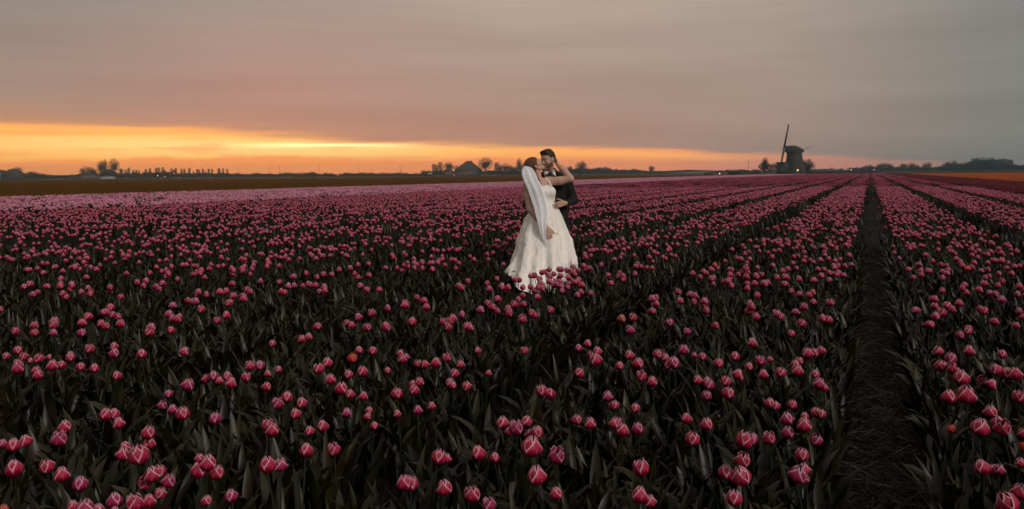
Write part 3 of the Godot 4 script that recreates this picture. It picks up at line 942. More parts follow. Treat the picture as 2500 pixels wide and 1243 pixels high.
func near_plants() -> PackedFloat32Array:     # the tulips nearest the camera: x, z, height of the flower, size of the flower
	return PackedFloat32Array([
	-1.39, -2.65, 0.44, 0.78, 1.63, -2.68, 0.42, 0.92, -1.73, -2.77, 0.4, 0.5, -1.41, -2.77, 0.39, 0.61, 0.64, -2.77, 0.37, 0.5, -1.3, -2.8, 0.4, 0.75, -1.51, -2.8, 0.4, 0.5, -1.38, -2.81, 0.37, 0.52,
	0.43, -2.83, 0.4, 0.75, -0.09, -2.84, 0.37, 0.62, -1.27, -2.85, 0.39, 0.62, 0.47, -2.85, 0.38, 0.58, -1.4, -2.87, 0.38, 0.73, -1.08, -2.87, 0.39, 0.5, 0.77, -2.87, 0.37, 0.75, 0.15, -2.89, 0.39, 0.59,
	0.81, -2.89, 0.44, 0.92, 1.79, -2.91, 0.37, 0.78, -1.01, -2.92, 0.38, 0.61, 1, -2.92, 0.44, 0.83, -0.15, -2.93, 0.37, 0.74, -0.25, -2.95, 0.39, 0.76, 0.08, -2.96, 0.42, 0.92, -1.29, -2.97, 0.38, 0.58,
	-0.4, -2.99, 0.39, 0.73, 0.47, -3, 0.43, 0.76, -0.91, -3.01, 0.45, 0.78, -0.38, -3.01, 0.38, 0.73, -0.17, -3.01, 0.36, 0.51, -1.33, -3.02, 0.42, 0.77, -1.86, -3.05, 0.43, 0.83, 1.08, -3.05, 0.38, 0.55,
	-1.39, -3.06, 0.38, 0.7, -1.7, -3.08, 0.4, 0.73, -1.64, -3.09, 0.36, 0.74, -1.31, -3.09, 0.37, 0.69, 1.77, -3.09, 0.39, 0.75, -1.2, -3.1, 0.4, 0.74, -1.16, -3.1, 0.43, 0.8, 0.86, -3.1, 0.43, 0.77,
	0.16, -3.12, 0.44, 0.82, 1.85, -3.13, 0.38, 0.56, -1.14, -3.14, 0.38, 0.73, 1.94, -3.14, 0.4, 0.5, -1.44, -3.15, 0.44, 1.01, 0.81, -3.15, 0.36, 0.78, 1.12, -3.16, 0.37, 0.62, -1.37, -3.17, 0.38, 0.65,
	-0.3, -3.17, 0.42, 0.77, 1.85, -3.17, 0.36, 0.54, -1.81, -3.18, 0.4, 0.74, -0.91, -3.18, 0.4, 0.73, -0.14, -3.21, 0.42, 0.75, 0.06, -3.23, 0.43, 1.09, 0.9, -3.24, 0.45, 0.87, -0.27, -3.27, 0.39, 0.5,
	-1.27, -3.3, 0.39, 0.5, 1.16, -3.31, 0.37, 0.73, -0.08, -3.32, 0.37, 0.55, -1.87, -3.37, 0.44, 0.79, -1.62, -3.37, 0.38, 0.71, -0.74, -3.37, 0.39, 0.67, 0.73, -3.37, 0.42, 0.79, -0.87, -3.41, 0.37, 0.75,
	-1.62, -3.42, 0.4, 0.58, 1.07, -3.43, 0.4, 0.69, 1, -3.45, 0.4, 0.71, 2.14, -3.45, 0.36, 0.59, 1.27, -3.46, 0.39, 0.69, -2.17, -3.47, 0.4, 0.51, 1.23, -3.47, 0.44, 0.8, 2.07, -3.47, 0.42, 0.9,
	-2.13, -3.48, 0.38, 0.76, 1.17, -3.5, 0.4, 0.7, 1.98, -3.5, 0.41, 1.01, -1.57, -3.51, 0.42, 0.75, -2.09, -3.52, 0.39, 0.69, 0.01, -3.52, 0.42, 0.82, -1.58, -3.53, 0.37, 0.69, 0.47, -3.58, 0.39, 0.73,
	1.91, -3.58, 0.39, 0.52, 0.1, -3.59, 0.39, 0.74, 1.2, -3.59, 0.43, 0.75, -0.05, -3.6, 0.42, 0.77, 0.55, -3.6, 0.39, 0.7, 2.24, -3.61, 0.36, 0.62, -0.03, -3.63, 0.38, 0.55, 0.06, -3.63, 0.36, 0.64,
	-1.08, -3.66, 0.38, 0.75, -2.01, -3.67, 0.4, 0.75, 2.14, -3.68, 0.43, 0.79, -0.92, -3.69, 0.37, 0.58, 0.87, -3.7, 0.38, 0.76, -1.12, -3.73, 0.38, 0.71, 2.21, -3.74, 0.36, 0.77, 0.45, -3.75, 0.37, 0.6,
	0.79, -3.75, 0.39, 0.64, -1.81, -3.76, 0.39, 0.71, 0.35, -3.76, 0.37, 0.71, 0.05, -3.76, 0.38, 0.68, -0.88, -3.77, 0.36, 0.72, 0.47, -3.78, 0.37, 0.68, -0.65, -3.8, 0.36, 0.5, -1.54, -3.82, 0.41, 0.82,
	0.29, -3.82, 0.37, 0.65, 1.37, -3.85, 0.37, 0.51, -0.79, -3.87, 0.4, 0.6, -1.41, -3.87, 0.37, 0.75, -1.94, -3.88, 0.39, 0.76, 1.46, -3.89, 0.37, 0.57, 2.07, -3.9, 0.43, 0.88, 0.58, -3.91, 0.4, 0.59,
	2.16, -3.91, 0.43, 1.14, -0.56, -3.92, 0.38, 0.5, 1.45, -3.92, 0.36, 0.67, -1.92, -3.93, 0.38, 0.71, -0.46, -3.93, 0.39, 0.58, 2.43, -3.94, 0.42, 0.77, -1.05, -3.95, 0.37, 0.69, -0.71, -3.96, 0.36, 0.5,
	0.49, -3.97, 0.4, 0.58, 0.48, -4.01, 0.38, 0.59, -0.71, -4.02, 0.37, 0.5, 1.29, -4.03, 0.37, 0.59, -1.69, -4.05, 0.37, 0.63, 1.26, -4.05, 0.37, 0.71, 1.05, -4.06, 0.42, 0.81, -0.58, -4.07, 0.43, 0.75,
	1.38, -4.07, 0.36, 0.64, -0.86, -4.08, 0.45, 0.83, -0.41, -4.08, 0.37, 0.54, -1.18, -4.09, 0.38, 0.72, -1.77, -4.11, 0.38, 0.62, -1.07, -4.14, 0.37, 0.73, -1.16, -4.17, 0.39, 0.75, 0.48, -4.18, 0.38, 0.71,
	1.55, -4.18, 0.43, 0.81, -0.84, -4.19, 0.4, 0.63, 0.99, -4.2, 0.37, 0.7, 0.15, -4.21, 0.4, 0.78, 2.3, -4.21, 0.44, 1.03, -0.78, -4.22, 0.38, 0.62, 0.2, -4.26, 0.37, 0.75, -1.8, -4.28, 0.39, 0.56,
	1.62, -4.28, 0.39, 0.58, 2.5, -4.32, 0.39, 0.76, -1.74, -4.34, 0.41, 0.87, 1.63, -4.36, 0.38, 0.53, 2.68, -4.36, 0.42, 0.91, -0.25, -4.39, 0.39, 0.71, -0.54, -4.4, 0.36, 0.73, 1.05, -4.41, 0.37, 0.77,
	1.14, -4.41, 0.39, 0.75, 2.61, -4.41, 0.44, 0.82, 0.75, -4.42, 0.39, 0.75, 2.37, -4.42, 0.45, 0.8, 2.66, -4.42, 0.41, 0.88, -0.33, -4.43, 0.38, 0.56, 1.2, -4.43, 0.42, 0.8, 1.44, -4.43, 0.43, 0.76,
	-0.99, -4.44, 0.41, 0.76, -0.35, -4.45, 0.39, 0.61, 1, -4.45, 0.39, 0.67, -1.55, -4.46, 0.39, 0.78, -0.55, -4.46, 0.38, 0.56, -0.51, -4.46, 0.39, 0.67, -0.83, -4.49, 0.44, 0.77, 1.06, -4.49, 0.37, 0.66,
	2.34, -4.49, 0.44, 0.83, -1.36, -4.5, 0.36, 0.66, 1.66, -4.51, 0.4, 0.64, 2.58, -4.52, 0.36, 0.71, -1.63, -4.54, 0.39, 0.57, 0.71, -4.54, 0.39, 0.75, 1.26, -4.54, 0.38, 0.55, 1.57, -4.54, 0.41, 0.86,
	-1.08, -4.55, 0.44, 0.78, -1.68, -4.58, 0.4, 0.74, 1.4, -4.59, 0.38, 0.74, 0.7, -4.61, 0.44, 0.83, 2.5, -4.61, 0.39, 0.56, -1.74, -4.62, 0.38, 0.68, 0.36, -4.62, 0.39, 0.74, -2.8, -4.63, 0.44, 0.81,
	-1.52, -4.63, 0.38, 0.68, -0.44, -4.63, 0.45, 0.77, -2.62, -4.65, 0.45, 0.82, 0.91, -4.65, 0.43, 0.95, -2.25, -4.66, 0.39, 0.68, -0.34, -4.68, 0.38, 0.71, -1.64, -4.69, 0.37, 0.71, -1.41, -4.69, 0.39, 0.53,
	1.17, -4.69, 0.42, 0.76, -1.07, -4.7, 0.44, 0.8, 1.36, -4.74, 0.39, 0.67, 1.43, -4.74, 0.42, 0.76, -1.37, -4.75, 0.4, 0.56, 2.53, -4.75, 0.42, 0.88, -2.76, -4.76, 0.37, 0.74, -0.96, -4.76, 0.36, 0.72,
	0.9, -4.76, 0.4, 0.65, 1.64, -4.76, 0.4, 0.7, 1.72, -4.78, 0.45, 0.82, -1.48, -4.79, 0.41, 0.77, -0.15, -4.79, 0.36, 0.5, -0.74, -4.83, 0.37, 0.54, 0.49, -4.83, 0.41, 1.01, -0.96, -4.86, 0.43, 0.78,
	0.63, -4.87, 0.37, 0.69, -2.59, -4.88, 0.39, 0.69, 0.69, -4.88, 0.43, 0.76, -2.85, -4.89, 0.37, 0.67, -2.85, -4.91, 0.44, 0.79, -0.32, -4.91, 0.38, 0.67, 2.73, -4.91, 0.43, 0.84, -2.52, -4.92, 0.37, 0.74,
	-1.59, -4.94, 0.37, 0.77, 0.87, -4.95, 0.42, 0.77, -0.53, -4.96, 0.37, 0.65, 1.73, -4.96, 0.37, 0.65, -2.74, -4.97, 0.38, 0.7, 0.92, -4.99, 0.39, 0.71, -2.44, -5, 0.44, 0.8, -0.58, -5, 0.37, 0.68,
	1.35, -5, 0.39, 0.76, 2.98, -5, 0.39, 0.71, -2.28, -5.02, 0.43, 0.78, 1.58, -5.03, 0.37, 0.5, 1.84, -5.03, 0.4, 0.74, 1.05, -5.04, 0.42, 0.86, -2.04, -5.05, 0.44, 0.76, 1.16, -5.05, 0.38, 0.69,
	-0.69, -5.06, 0.38, 0.72, -0.41, -5.08, 0.38, 0.72, 0.52, -5.08, 0.41, 0.77, 0.48, -5.11, 0.39, 0.6, -3.02, -5.12, 0.38, 0.5, -2.66, -5.14, 0.44, 0.75, -0.71, -5.14, 0.4, 0.63, -0.67, -5.14, 0.38, 0.6,
	-3.11, -5.15, 0.36, 0.65, 1.95, -5.15, 0.39, 0.73, -2.8, -5.18, 0.38, 0.73, 2.69, -5.19, 0.37, 0.78, 1.15, -5.22, 0.36, 0.5, -2.84, -5.24, 0.39, 0.61, 0.07, -5.27, 0.38, 0.64, -3.16, -5.29, 0.37, 0.75,
	-0.91, -5.29, 0.38, 0.75, -3.29, -5.31, 0.37, 0.65, -3.02, -5.31, 0.36, 0.5, -1, -5.33, 0.38, 0.7, -0.24, -5.38, 0.36, 0.63, -3.27, -5.4, 0.38, 0.76,
	0.19, -8.56, 0.45, 0.77, 0.23, -8.66, 0.44, 0.84, 0.06, -8.39, 0.43, 0.79, 0.01, -8.12, 0.47, 0.73, 0.31, -8.76, 0.46, 0.81, 0.36, -9.07, 0.43, 0.77, 0.4, -8.94, 0.47, 0.78, 0.37, -8.47, 0.47, 0.74,
	0.44, -8.8, 0.44, 0.74, 0.51, -9.03, 0.46, 0.85, 0.49, -8.45, 0.46, 0.83, 0.36, -8.1, 0.45, 0.82, 0.42, -8.2, 0.44, 0.76, 0.45, -8, 0.46, 0.82, 0.17, -7.76, 0.45, 0.73, 0.28, -7.9, 0.44, 0.75,
	0.27, -8.09, 0.44, 0.83, 0.27, -8.38, 0.44, 0.84, 0.63, -8.88, 0.47, 0.73, 0.57, -8.4, 0.45, 0.79, 0.63, -8.88, 0.43, 0.78, 0.63, -8.51, 0.48, 0.74, 0.61, -7.95, 0.46, 0.74, 0.65, -7.71, 0.46, 0.85,
	0.45, -7.51, 0.44, 0.72, 0.21, -7.21, 0.43, 0.8, -0.11, -9.86, 0.43, 0.73, -0.11, -7.79, 0.45, 0.85,
	])

func build_tulips():
	# ---- the 300 nearest, each on its own
	var kinds := []
	for i in 9:
		var body: Color = [CRIMSON, PLUM, FLAME][i / 3]
		var rim: Color = [RIM, PLUM_RIM, FLAME_RIM][i / 3]
		var open: float = [0.05, 0.35, 0.75][i % 3]
		var o := begin(); petal(o, 0.0, open, false, body, rim, 8, 9); o.generate_normals()
		var n := begin(); petal(n, 0.0, open, true, body, rim, 8, 9); n.generate_normals()
		kinds.append([o.commit(), n.commit()])
	var stems := []
	for i in 5:
		stems.append(Vector3(rng.randf_range(-0.05, 0.05), 0.40, rng.randf_range(-0.05, 0.05)))
	var stem_meshes := []
	for s in stems:
		stem_meshes.append(stem_mesh(s.y, Vector3(s.x, 0, s.z)))
	var leaves := []
	for i in 8:
		leaves.append(leaf_mesh(rng.randf_range(0.2, 1.7), rng.randf_range(0.24, 0.36), rng.randf_range(0.042, 0.07)))
	var list := near_plants()
	var spots := []
	for i in list.size() / 4:
		spots.append(Vector4(list[i * 4], list[i * 4 + 1], list[i * 4 + 2], list[i * 4 + 3]))
	# the next ones behind them, up to 300
	var tries := 0
	while spots.size() < 300:
		tries += 1
		var z := -rng.randf_range(5.15, 5.75)
		var x := rng.randf_range(-0.62, 0.62) * -z
		if planted(across.dot(Vector3(x, 0, z))) and patch.get_noise_2d(x * 2.0, z * 2.0) > -0.1:
			spots.append(Vector4(x, z, rng.randf_range(0.40, 0.46), rng.randf_range(0.58, 0.82)))
	spots.sort_custom(func(a, b): return seen(Vector3(a.x, a.z, a.y)).y > seen(Vector3(b.x, b.z, b.y)).y)
	var order := []
	for row in 15:                             # named row by row from the front, left to right
		var part := spots.slice(row * 20, row * 20 + 20)
		part.sort_custom(func(a, b): return a.x / -a.y < b.x / -b.y)
		for i in 20: order.append([part[i], row, i])
	var models := []
	for i in order.size():
		var p: Vector4 = order[i][0]
		var pick := rng.randf()
		var kind := 0 if pick < 0.8 else 1 if pick < 0.993 else 2
		if p.w < 0.56 and rng.randf() < 0.06: kind = 2
		var open := 0 if p.w < 0.62 else (0 if rng.randf() < 0.45 else 1 if rng.randf() < 0.75 else 2)
		var s := rng.randi() % 5
		var head: Vector3 = stems[s]
		var turn := Basis(Vector3.UP, rng.randf() * TAU)
		var top: Vector3 = turn * head
		var size_word := "large " if p.w > 0.86 else "small " if p.w < 0.57 else ""
		var color_word: String = ["crimson tulip with pale rims", "plum-pink tulip with pale rims", "orange-red tulip"][kind]
		var open_word: String = [" closed", " half-open", " open"][open]
		var label := "%s%s, %s from left, %s row from front" % [size_word + open_word.strip_edges() + " ", color_word, ordinal(order[i][2] + 1), ordinal(order[i][1] + 1)]
		var where := Vector3(p.x - top.x, p.z - 0.035 - head.y, p.y - top.z)
		var o := thing("tulip", label, "tulip", where, 0.0, "tulips nearest the camera")
		var stem := put("stem", stem_meshes[s], M.leaf, o)
		stem.basis = turn
		var tilt := Basis(Vector3.RIGHT.rotated(Vector3.UP, rng.randf() * TAU), absf(rng.randfn(0, 0.23)))
		var spin := rng.randf() * TAU
		for k in 6:
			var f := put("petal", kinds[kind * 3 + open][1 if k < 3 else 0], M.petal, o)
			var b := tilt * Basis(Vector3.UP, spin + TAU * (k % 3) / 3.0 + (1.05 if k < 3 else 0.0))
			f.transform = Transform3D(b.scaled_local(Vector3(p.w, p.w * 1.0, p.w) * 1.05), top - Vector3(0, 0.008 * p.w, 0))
		for k in (rng.randi_range(2, 3) if p.y > -7.0 else 1):
			var l := put("leaf", leaves[rng.randi() % 8], M.leaf, o, Vector3(0, rng.randf_range(0.0, 0.05), 0))
			l.basis = Basis(Vector3.UP, rng.randf() * TAU).scaled_local(Vector3.ONE * rng.randf_range(0.85, 1.1))
	# ---- all the others: one mass for each bed colour
	var mass := Node3D.new()
	mass.name = "pink_tulip_beds"
	add_child(mass)
	tag(mass, "dense beds of crimson tulips with pale rims filling the field", "tulips", "", "stuff")
	var wide_beds := Node3D.new()
	wide_beds.name = "mauve_tulip_bed"
	add_child(wide_beds)
	tag(wide_beds, "pale mauve-pink strip of tulips along the far left edge of the field", "tulips", "", "stuff")
	var red := Node3D.new()
	red.name = "dark_red_tulip_bed"
	add_child(red)
	tag(red, "dark red strip of tulips at the right of the pink beds", "tulips", "", "stuff")
	var orange := Node3D.new()
	orange.name = "orange_tulip_bed"
	add_child(orange)
	tag(orange, "orange strip of tulips at the far right of the field", "tulips", "", "stuff")
	# foliage close by
	for variant in 3:
		var places: Array[Transform3D] = []
		var tints := PackedColorArray()
		for i in 13500:
			var s := sqrt(rng.randf_range(1.2, 290.0))
			var half := minf(0.61 + 1.3 / s, 1.3)
			if rng.randf() > half / 0.72 and s > 8.0: continue
			var a := rng.randf_range(-half, half)
			var p := Vector3(sin(a) * s, 0, -cos(a) * s)
			var x := across.dot(p)
			if x > 6.1 or not (planted(x - 0.06) or planted(x + 0.06)): continue
			if blocked(p, 0.0): continue
			places.append(Transform3D(Basis(Vector3.UP, rng.randf() * TAU).scaled_local(Vector3.ONE * rng.randf_range(0.75, 1.12)), p))
			var l := 0.6 + 1.5 * pow(rng.randf(), 2.2)
			tints.append(Color(l * rng.randf_range(0.88, 1.2), l, l * rng.randf_range(0.85, 1.2)))
		scatter("foliage", leafy_plant(4, 6), M.leaf, places, tints, mass)
	# foliage farther on, in tufts
	var tuft := begin()
	for k in 14:
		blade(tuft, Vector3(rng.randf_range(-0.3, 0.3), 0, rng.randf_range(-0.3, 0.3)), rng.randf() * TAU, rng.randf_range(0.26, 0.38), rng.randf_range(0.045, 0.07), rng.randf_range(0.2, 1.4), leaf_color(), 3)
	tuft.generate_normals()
	var tuft_mesh := tuft.commit()
	var far_leaves: Array[Transform3D] = []
	var far_red: Array[Transform3D] = []
	var far_orange: Array[Transform3D] = []
	var far_mauve: Array[Transform3D] = []
	var s := 14.0
	while s < 455.0:
		var step := 0.55 if s < 60 else 0.9 if s < 150 else 1.6
		var grow := 1.0 if s < 60 else 1.5 if s < 150 else 2.2
		var x := -47.0
		while x < 75.0:
			x += step * (1.0 if x < 12.4 else 2.0)
			var xx := x + rng.randf_range(-0.2, 0.2)
			var p := field(xx, s + rng.randf_range(-0.3, 0.3))
			if p.z > -13.0 or absf(p.x) > -p.z * 0.66 + 4.0: continue
			if xx < -26.0 and s > 400: continue
			if xx > -25.8 and xx < 6.1 and not (planted(xx + 0.2) and planted(xx - 0.2)): continue
			if xx > 12.3 and (s < 25 or s > 330): continue
			var tr := Transform3D(Basis(Vector3.UP, rng.randf() * TAU).scaled_local(Vector3(grow, rng.randf_range(0.8, 1.05), grow)), p)
			(far_mauve if xx < -25.8 else far_leaves if xx < 6.15 else far_red if xx < 12.3 else far_orange).append(tr)
		s += step
	scatter("foliage", tuft_mesh, M.leaf, far_leaves, PackedColorArray(), mass)
	scatter("foliage", tuft_mesh, M.leaf, far_mauve, PackedColorArray(), wide_beds)
	scatter("foliage", tuft_mesh, M.leaf, far_red, PackedColorArray(), red)
	scatter("foliage", tuft_mesh, M.leaf, far_orange, PackedColorArray(), orange)
	# flowers of the pink beds, one by one to 60 m
	var single := []
	for i in 4:
		var st := begin()
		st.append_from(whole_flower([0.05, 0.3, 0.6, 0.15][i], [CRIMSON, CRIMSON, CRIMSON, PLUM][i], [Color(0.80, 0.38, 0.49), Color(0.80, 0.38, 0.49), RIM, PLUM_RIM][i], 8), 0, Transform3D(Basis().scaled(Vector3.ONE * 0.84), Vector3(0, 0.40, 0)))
		st.append_from(stem_mesh(0.40, Vector3(0.0, 0, 0), 4), 0, Transform3D())
		single.append(st.commit())
	var sets: Array = [[], [], [], []]
	var colors: Array = [PackedColorArray(), PackedColorArray(), PackedColorArray(), PackedColorArray()]
	var count := 0
	while count < 66000:
		count += 1
		var d := sqrt(rng.randf_range(4.0, 3700.0))
		var half := minf(0.63 + 1.3 / d, 1.3)
		var a := rng.randf_range(-half, half)
		var p := Vector3(sin(a) * d, 0, -cos(a) * d)
		var x := across.dot(p)
		if x > 6.05 or x < -25.6 or not planted(x + rng.randfn(0, 0.02)) or not planted(x + 0.05) or not planted(x - 0.05): continue
		var depth := -p.z
		if depth < 5.8 and absf(p.x) < depth * 0.632: continue
		if blocked(p, 0.12): continue
		var thin := 0.62 + 0.7 * patch.get_noise_2d(p.x * 1.3, p.z * 1.3) + clampf((d - 15.0) / 50.0, 0.0, 0.5)
		if rng.randf() > thin: continue
		var k := rng.randi() % 4
		var lean := Basis(Vector3.RIGHT.rotated(Vector3.UP, rng.randf() * TAU), absf(rng.randfn(0, 0.13)))
		var grow := rng.randf_range(0.82, 1.18)
		sets[k].append(Transform3D((lean * Basis(Vector3.UP, rng.randf() * TAU)).scaled_local(Vector3(grow, rng.randf_range(0.92, 1.08), grow)), p))
		var l := rng.randf_range(0.8, 1.15)
		var hot := 1.0 if rng.randf() < 0.988 else 1.6
		colors[k].append(Color(l * minf(hot, 1.25), l * (hot if hot < 1.1 else 1.5), l / hot))
	for k in 4:
		var places: Array[Transform3D] = []
		places.assign(sets[k])
		scatter("flowers", single[k], M.petal, places, colors[k], mass)
	# far flowers, in clumps
	flower_clumps("flowers", mass, 8, CRIMSON, Color(0.56, 0.16, 0.27), -25.6, 6.05, 60.0, 452.0, 1.55, true, 0.42)
	flower_clumps("flowers", wide_beds, 8, Color(0.50, 0.10, 0.19), Color(0.76, 0.44, 0.56), -47.2, -26.2, 14.0, 130.0, 3.2, false, 0.43)
	flower_clumps("flowers", wide_beds, 14, Color(0.50, 0.10, 0.19), Color(0.76, 0.44, 0.56), -47.2, -26.2, 130.0, 400.0, 1.35, false, 0.43)
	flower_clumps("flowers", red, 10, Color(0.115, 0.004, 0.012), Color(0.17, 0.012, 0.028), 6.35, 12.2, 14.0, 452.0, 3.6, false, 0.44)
	flower_clumps("flowers", orange, 14, Color(0.52, 0.075, 0.012), Color(0.62, 0.17, 0.04), 12.6, 75.0, 25.0, 330.0, 1.3, false, 0.45)

func blocked(p: Vector3, margin: float) -> bool:        # where the couple stand
	var d := Vector2((p.x - 0.39) / (0.47 + margin), (p.z + 10.78) / (0.74 + margin))
	var e := Vector2((p.x - 0.55) / 0.34, (p.z + 11.5) / 0.3)
	var f := Vector2((p.x - 0.22) / 0.44, (p.z + 9.6) / 0.95)
	var g := Vector2((p.x - 0.10) / 0.24, (p.z + 9.1) / 1.3)
	return d.length() < 1.0 or e.length() < 1.0 or f.length() < 1.0 or g.length() < 1.0

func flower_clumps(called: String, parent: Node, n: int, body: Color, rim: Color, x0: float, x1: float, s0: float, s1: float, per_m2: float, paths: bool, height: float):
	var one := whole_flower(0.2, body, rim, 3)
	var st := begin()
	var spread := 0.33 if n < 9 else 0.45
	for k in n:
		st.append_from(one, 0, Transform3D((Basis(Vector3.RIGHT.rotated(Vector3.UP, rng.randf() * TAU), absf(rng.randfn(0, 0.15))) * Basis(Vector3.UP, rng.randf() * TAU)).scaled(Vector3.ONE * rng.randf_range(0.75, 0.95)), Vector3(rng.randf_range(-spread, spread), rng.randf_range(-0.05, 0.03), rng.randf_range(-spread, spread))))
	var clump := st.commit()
	var places: Array[Transform3D] = []
	var tints := PackedColorArray()
	var total := int((x1 - x0) * (s1 - s0) * per_m2)
	for i in total:
		var x := rng.randf_range(x0, x1)
		var s := rng.randf_range(s0, s1)
		var p := field(x, s)
		if p.z > -12.0 or absf(p.x) > -p.z * 0.66 + 4.0: continue
		if paths and not (planted(x + 0.16) and planted(x - 0.16)): continue
		if patch.get_noise_2d(p.x * 0.8, p.z * 0.8) < -0.28: continue
		places.append(Transform3D(Basis(Vector3.UP, rng.randf() * TAU), p + Vector3(0, height - 0.03, 0)))
		var l := rng.randf_range(0.8, 1.18)
		tints.append(Color(l, l, l))
	scatter(called, clump, M.petal, places, tints, parent)

# ---------------------------------------------------------------- bodies: a distance field on a grid, meshed with surface nets
var F := PackedFloat32Array()
var f_lo := Vector3.ZERO
var f_cell := 0.01
var nx := 0
var ny := 0
var nz := 0

func field_begin(lo: Vector3, hi: Vector3, cell: float):
	f_lo = lo
	f_cell = cell
	nx = int(ceil((hi.x - lo.x) / cell)) + 1
	ny = int(ceil((hi.y - lo.y) / cell)) + 1
	nz = int(ceil((hi.z - lo.z) / cell)) + 1
	F = PackedFloat32Array()
	F.resize(nx * ny * nz)
	F.fill(1.0)

func span(lo: Vector3, hi: Vector3) -> Array:
	var a := (lo - f_lo) / f_cell
	var b := (hi - f_lo) / f_cell
	return [maxi(0, int(floor(a.x))), mini(nx - 1, int(ceil(b.x))), maxi(0, int(floor(a.y))), mini(ny - 1, int(ceil(b.y))), maxi(0, int(floor(a.z))), mini(nz - 1, int(ceil(b.z)))]

func cap(a: Vector3, b: Vector3, ra: float, rb: float, k := 0.02, squash := 1.0, normal := Vector3.BACK):
	var m := Vector3.ONE * (maxf(ra, rb) + k + f_cell * 2.5)
	var q := span(a.min(b) - m, a.max(b) + m)
	var ba := b - a
	var bb := maxf(ba.dot(ba), 1e-9)
	for iz in range(q[4], q[5] + 1):
		for iy in range(q[2], q[3] + 1):
			var i: int = (iz * ny + iy) * nx + q[0]
			for ix in range(q[0], q[1] + 1):
				var pa := f_lo + Vector3(ix, iy, iz) * f_cell - a
				var h := clampf(pa.dot(ba) / bb, 0.0, 1.0)
				var off := pa - ba * h
				if squash != 1.0:
					off += normal * (off.dot(normal) * (1.0 / squash - 1.0))
				var d := off.length() - ra - (rb - ra) * h
				var o := F[i]
				if d < o + k:
					var t := clampf(0.5 + 0.5 * (o - d) / k, 0.0, 1.0)
					F[i] = o + (d - o) * t - k * t * (1.0 - t)
				i += 1

func ell(c: Vector3, r: Vector3, basis: Basis, k := 0.02, cut := false):
	var m := Vector3.ONE * (maxf(r.x, maxf(r.y, r.z)) + k + f_cell * 2.5)
	var q := span(c - m, c + m)
	var inv := basis.transposed()
	var small := minf(r.x, minf(r.y, r.z))
	for iz in range(q[4], q[5] + 1):
		for iy in range(q[2], q[3] + 1):
			var i: int = (iz * ny + iy) * nx + q[0]
			for ix in range(q[0], q[1] + 1):
				var p := inv * (f_lo + Vector3(ix, iy, iz) * f_cell - c)
				var w := p / r
				var len := w.length()
				var g := (w / r).length()
				var d := len * (len - 1.0) / g if g > 1e-6 else -small
				var o := F[i]
				if cut:
					d = -d
					if d > o - k:
						var t := clampf(0.5 - 0.5 * (o - d) / k, 0.0, 1.0)
						F[i] = o + (d - o) * t + k * t * (1.0 - t)
				elif d < o + k:
					var t := clampf(0.5 + 0.5 * (o - d) / k, 0.0, 1.0)
					F[i] = o + (d - o) * t - k * t * (1.0 - t)
				i += 1

func slice_off(n: Vector3, d: float):                   # removes what lies beyond the plane n.p = d
	var i := 0
	for iz in nz:
		for iy in ny:
			for ix in nx:
				if F[i] < f_cell * 3.0:
					F[i] = maxf(F[i], n.dot(f_lo + Vector3(ix, iy, iz) * f_cell) - d)
				i += 1

func grow(by: float):
	for i in F.size():
		F[i] -= by

func slope(p: Vector3) -> Vector3:
	var a := (p - f_lo) / f_cell
	var x := clampi(int(a.x), 1, nx - 3); var y := clampi(int(a.y), 1, ny - 3); var z := clampi(int(a.z), 1, nz - 3)
	var sum := Vector3.ZERO
	for k in 8:
		var ox := x + (k & 1); var oy := y + ((k >> 1) & 1); var oz := z + (k >> 2)
		var w := (1.0 - absf(a.x - ox)) * (1.0 - absf(a.y - oy)) * (1.0 - absf(a.z - oz))
		var i := (oz * ny + oy) * nx + ox
		sum += Vector3(F[i + 1] - F[i - 1], F[i + nx] - F[i - nx], F[i + nx * ny] - F[i - nx * ny]) * maxf(w, 0.001)
	return sum.normalized()

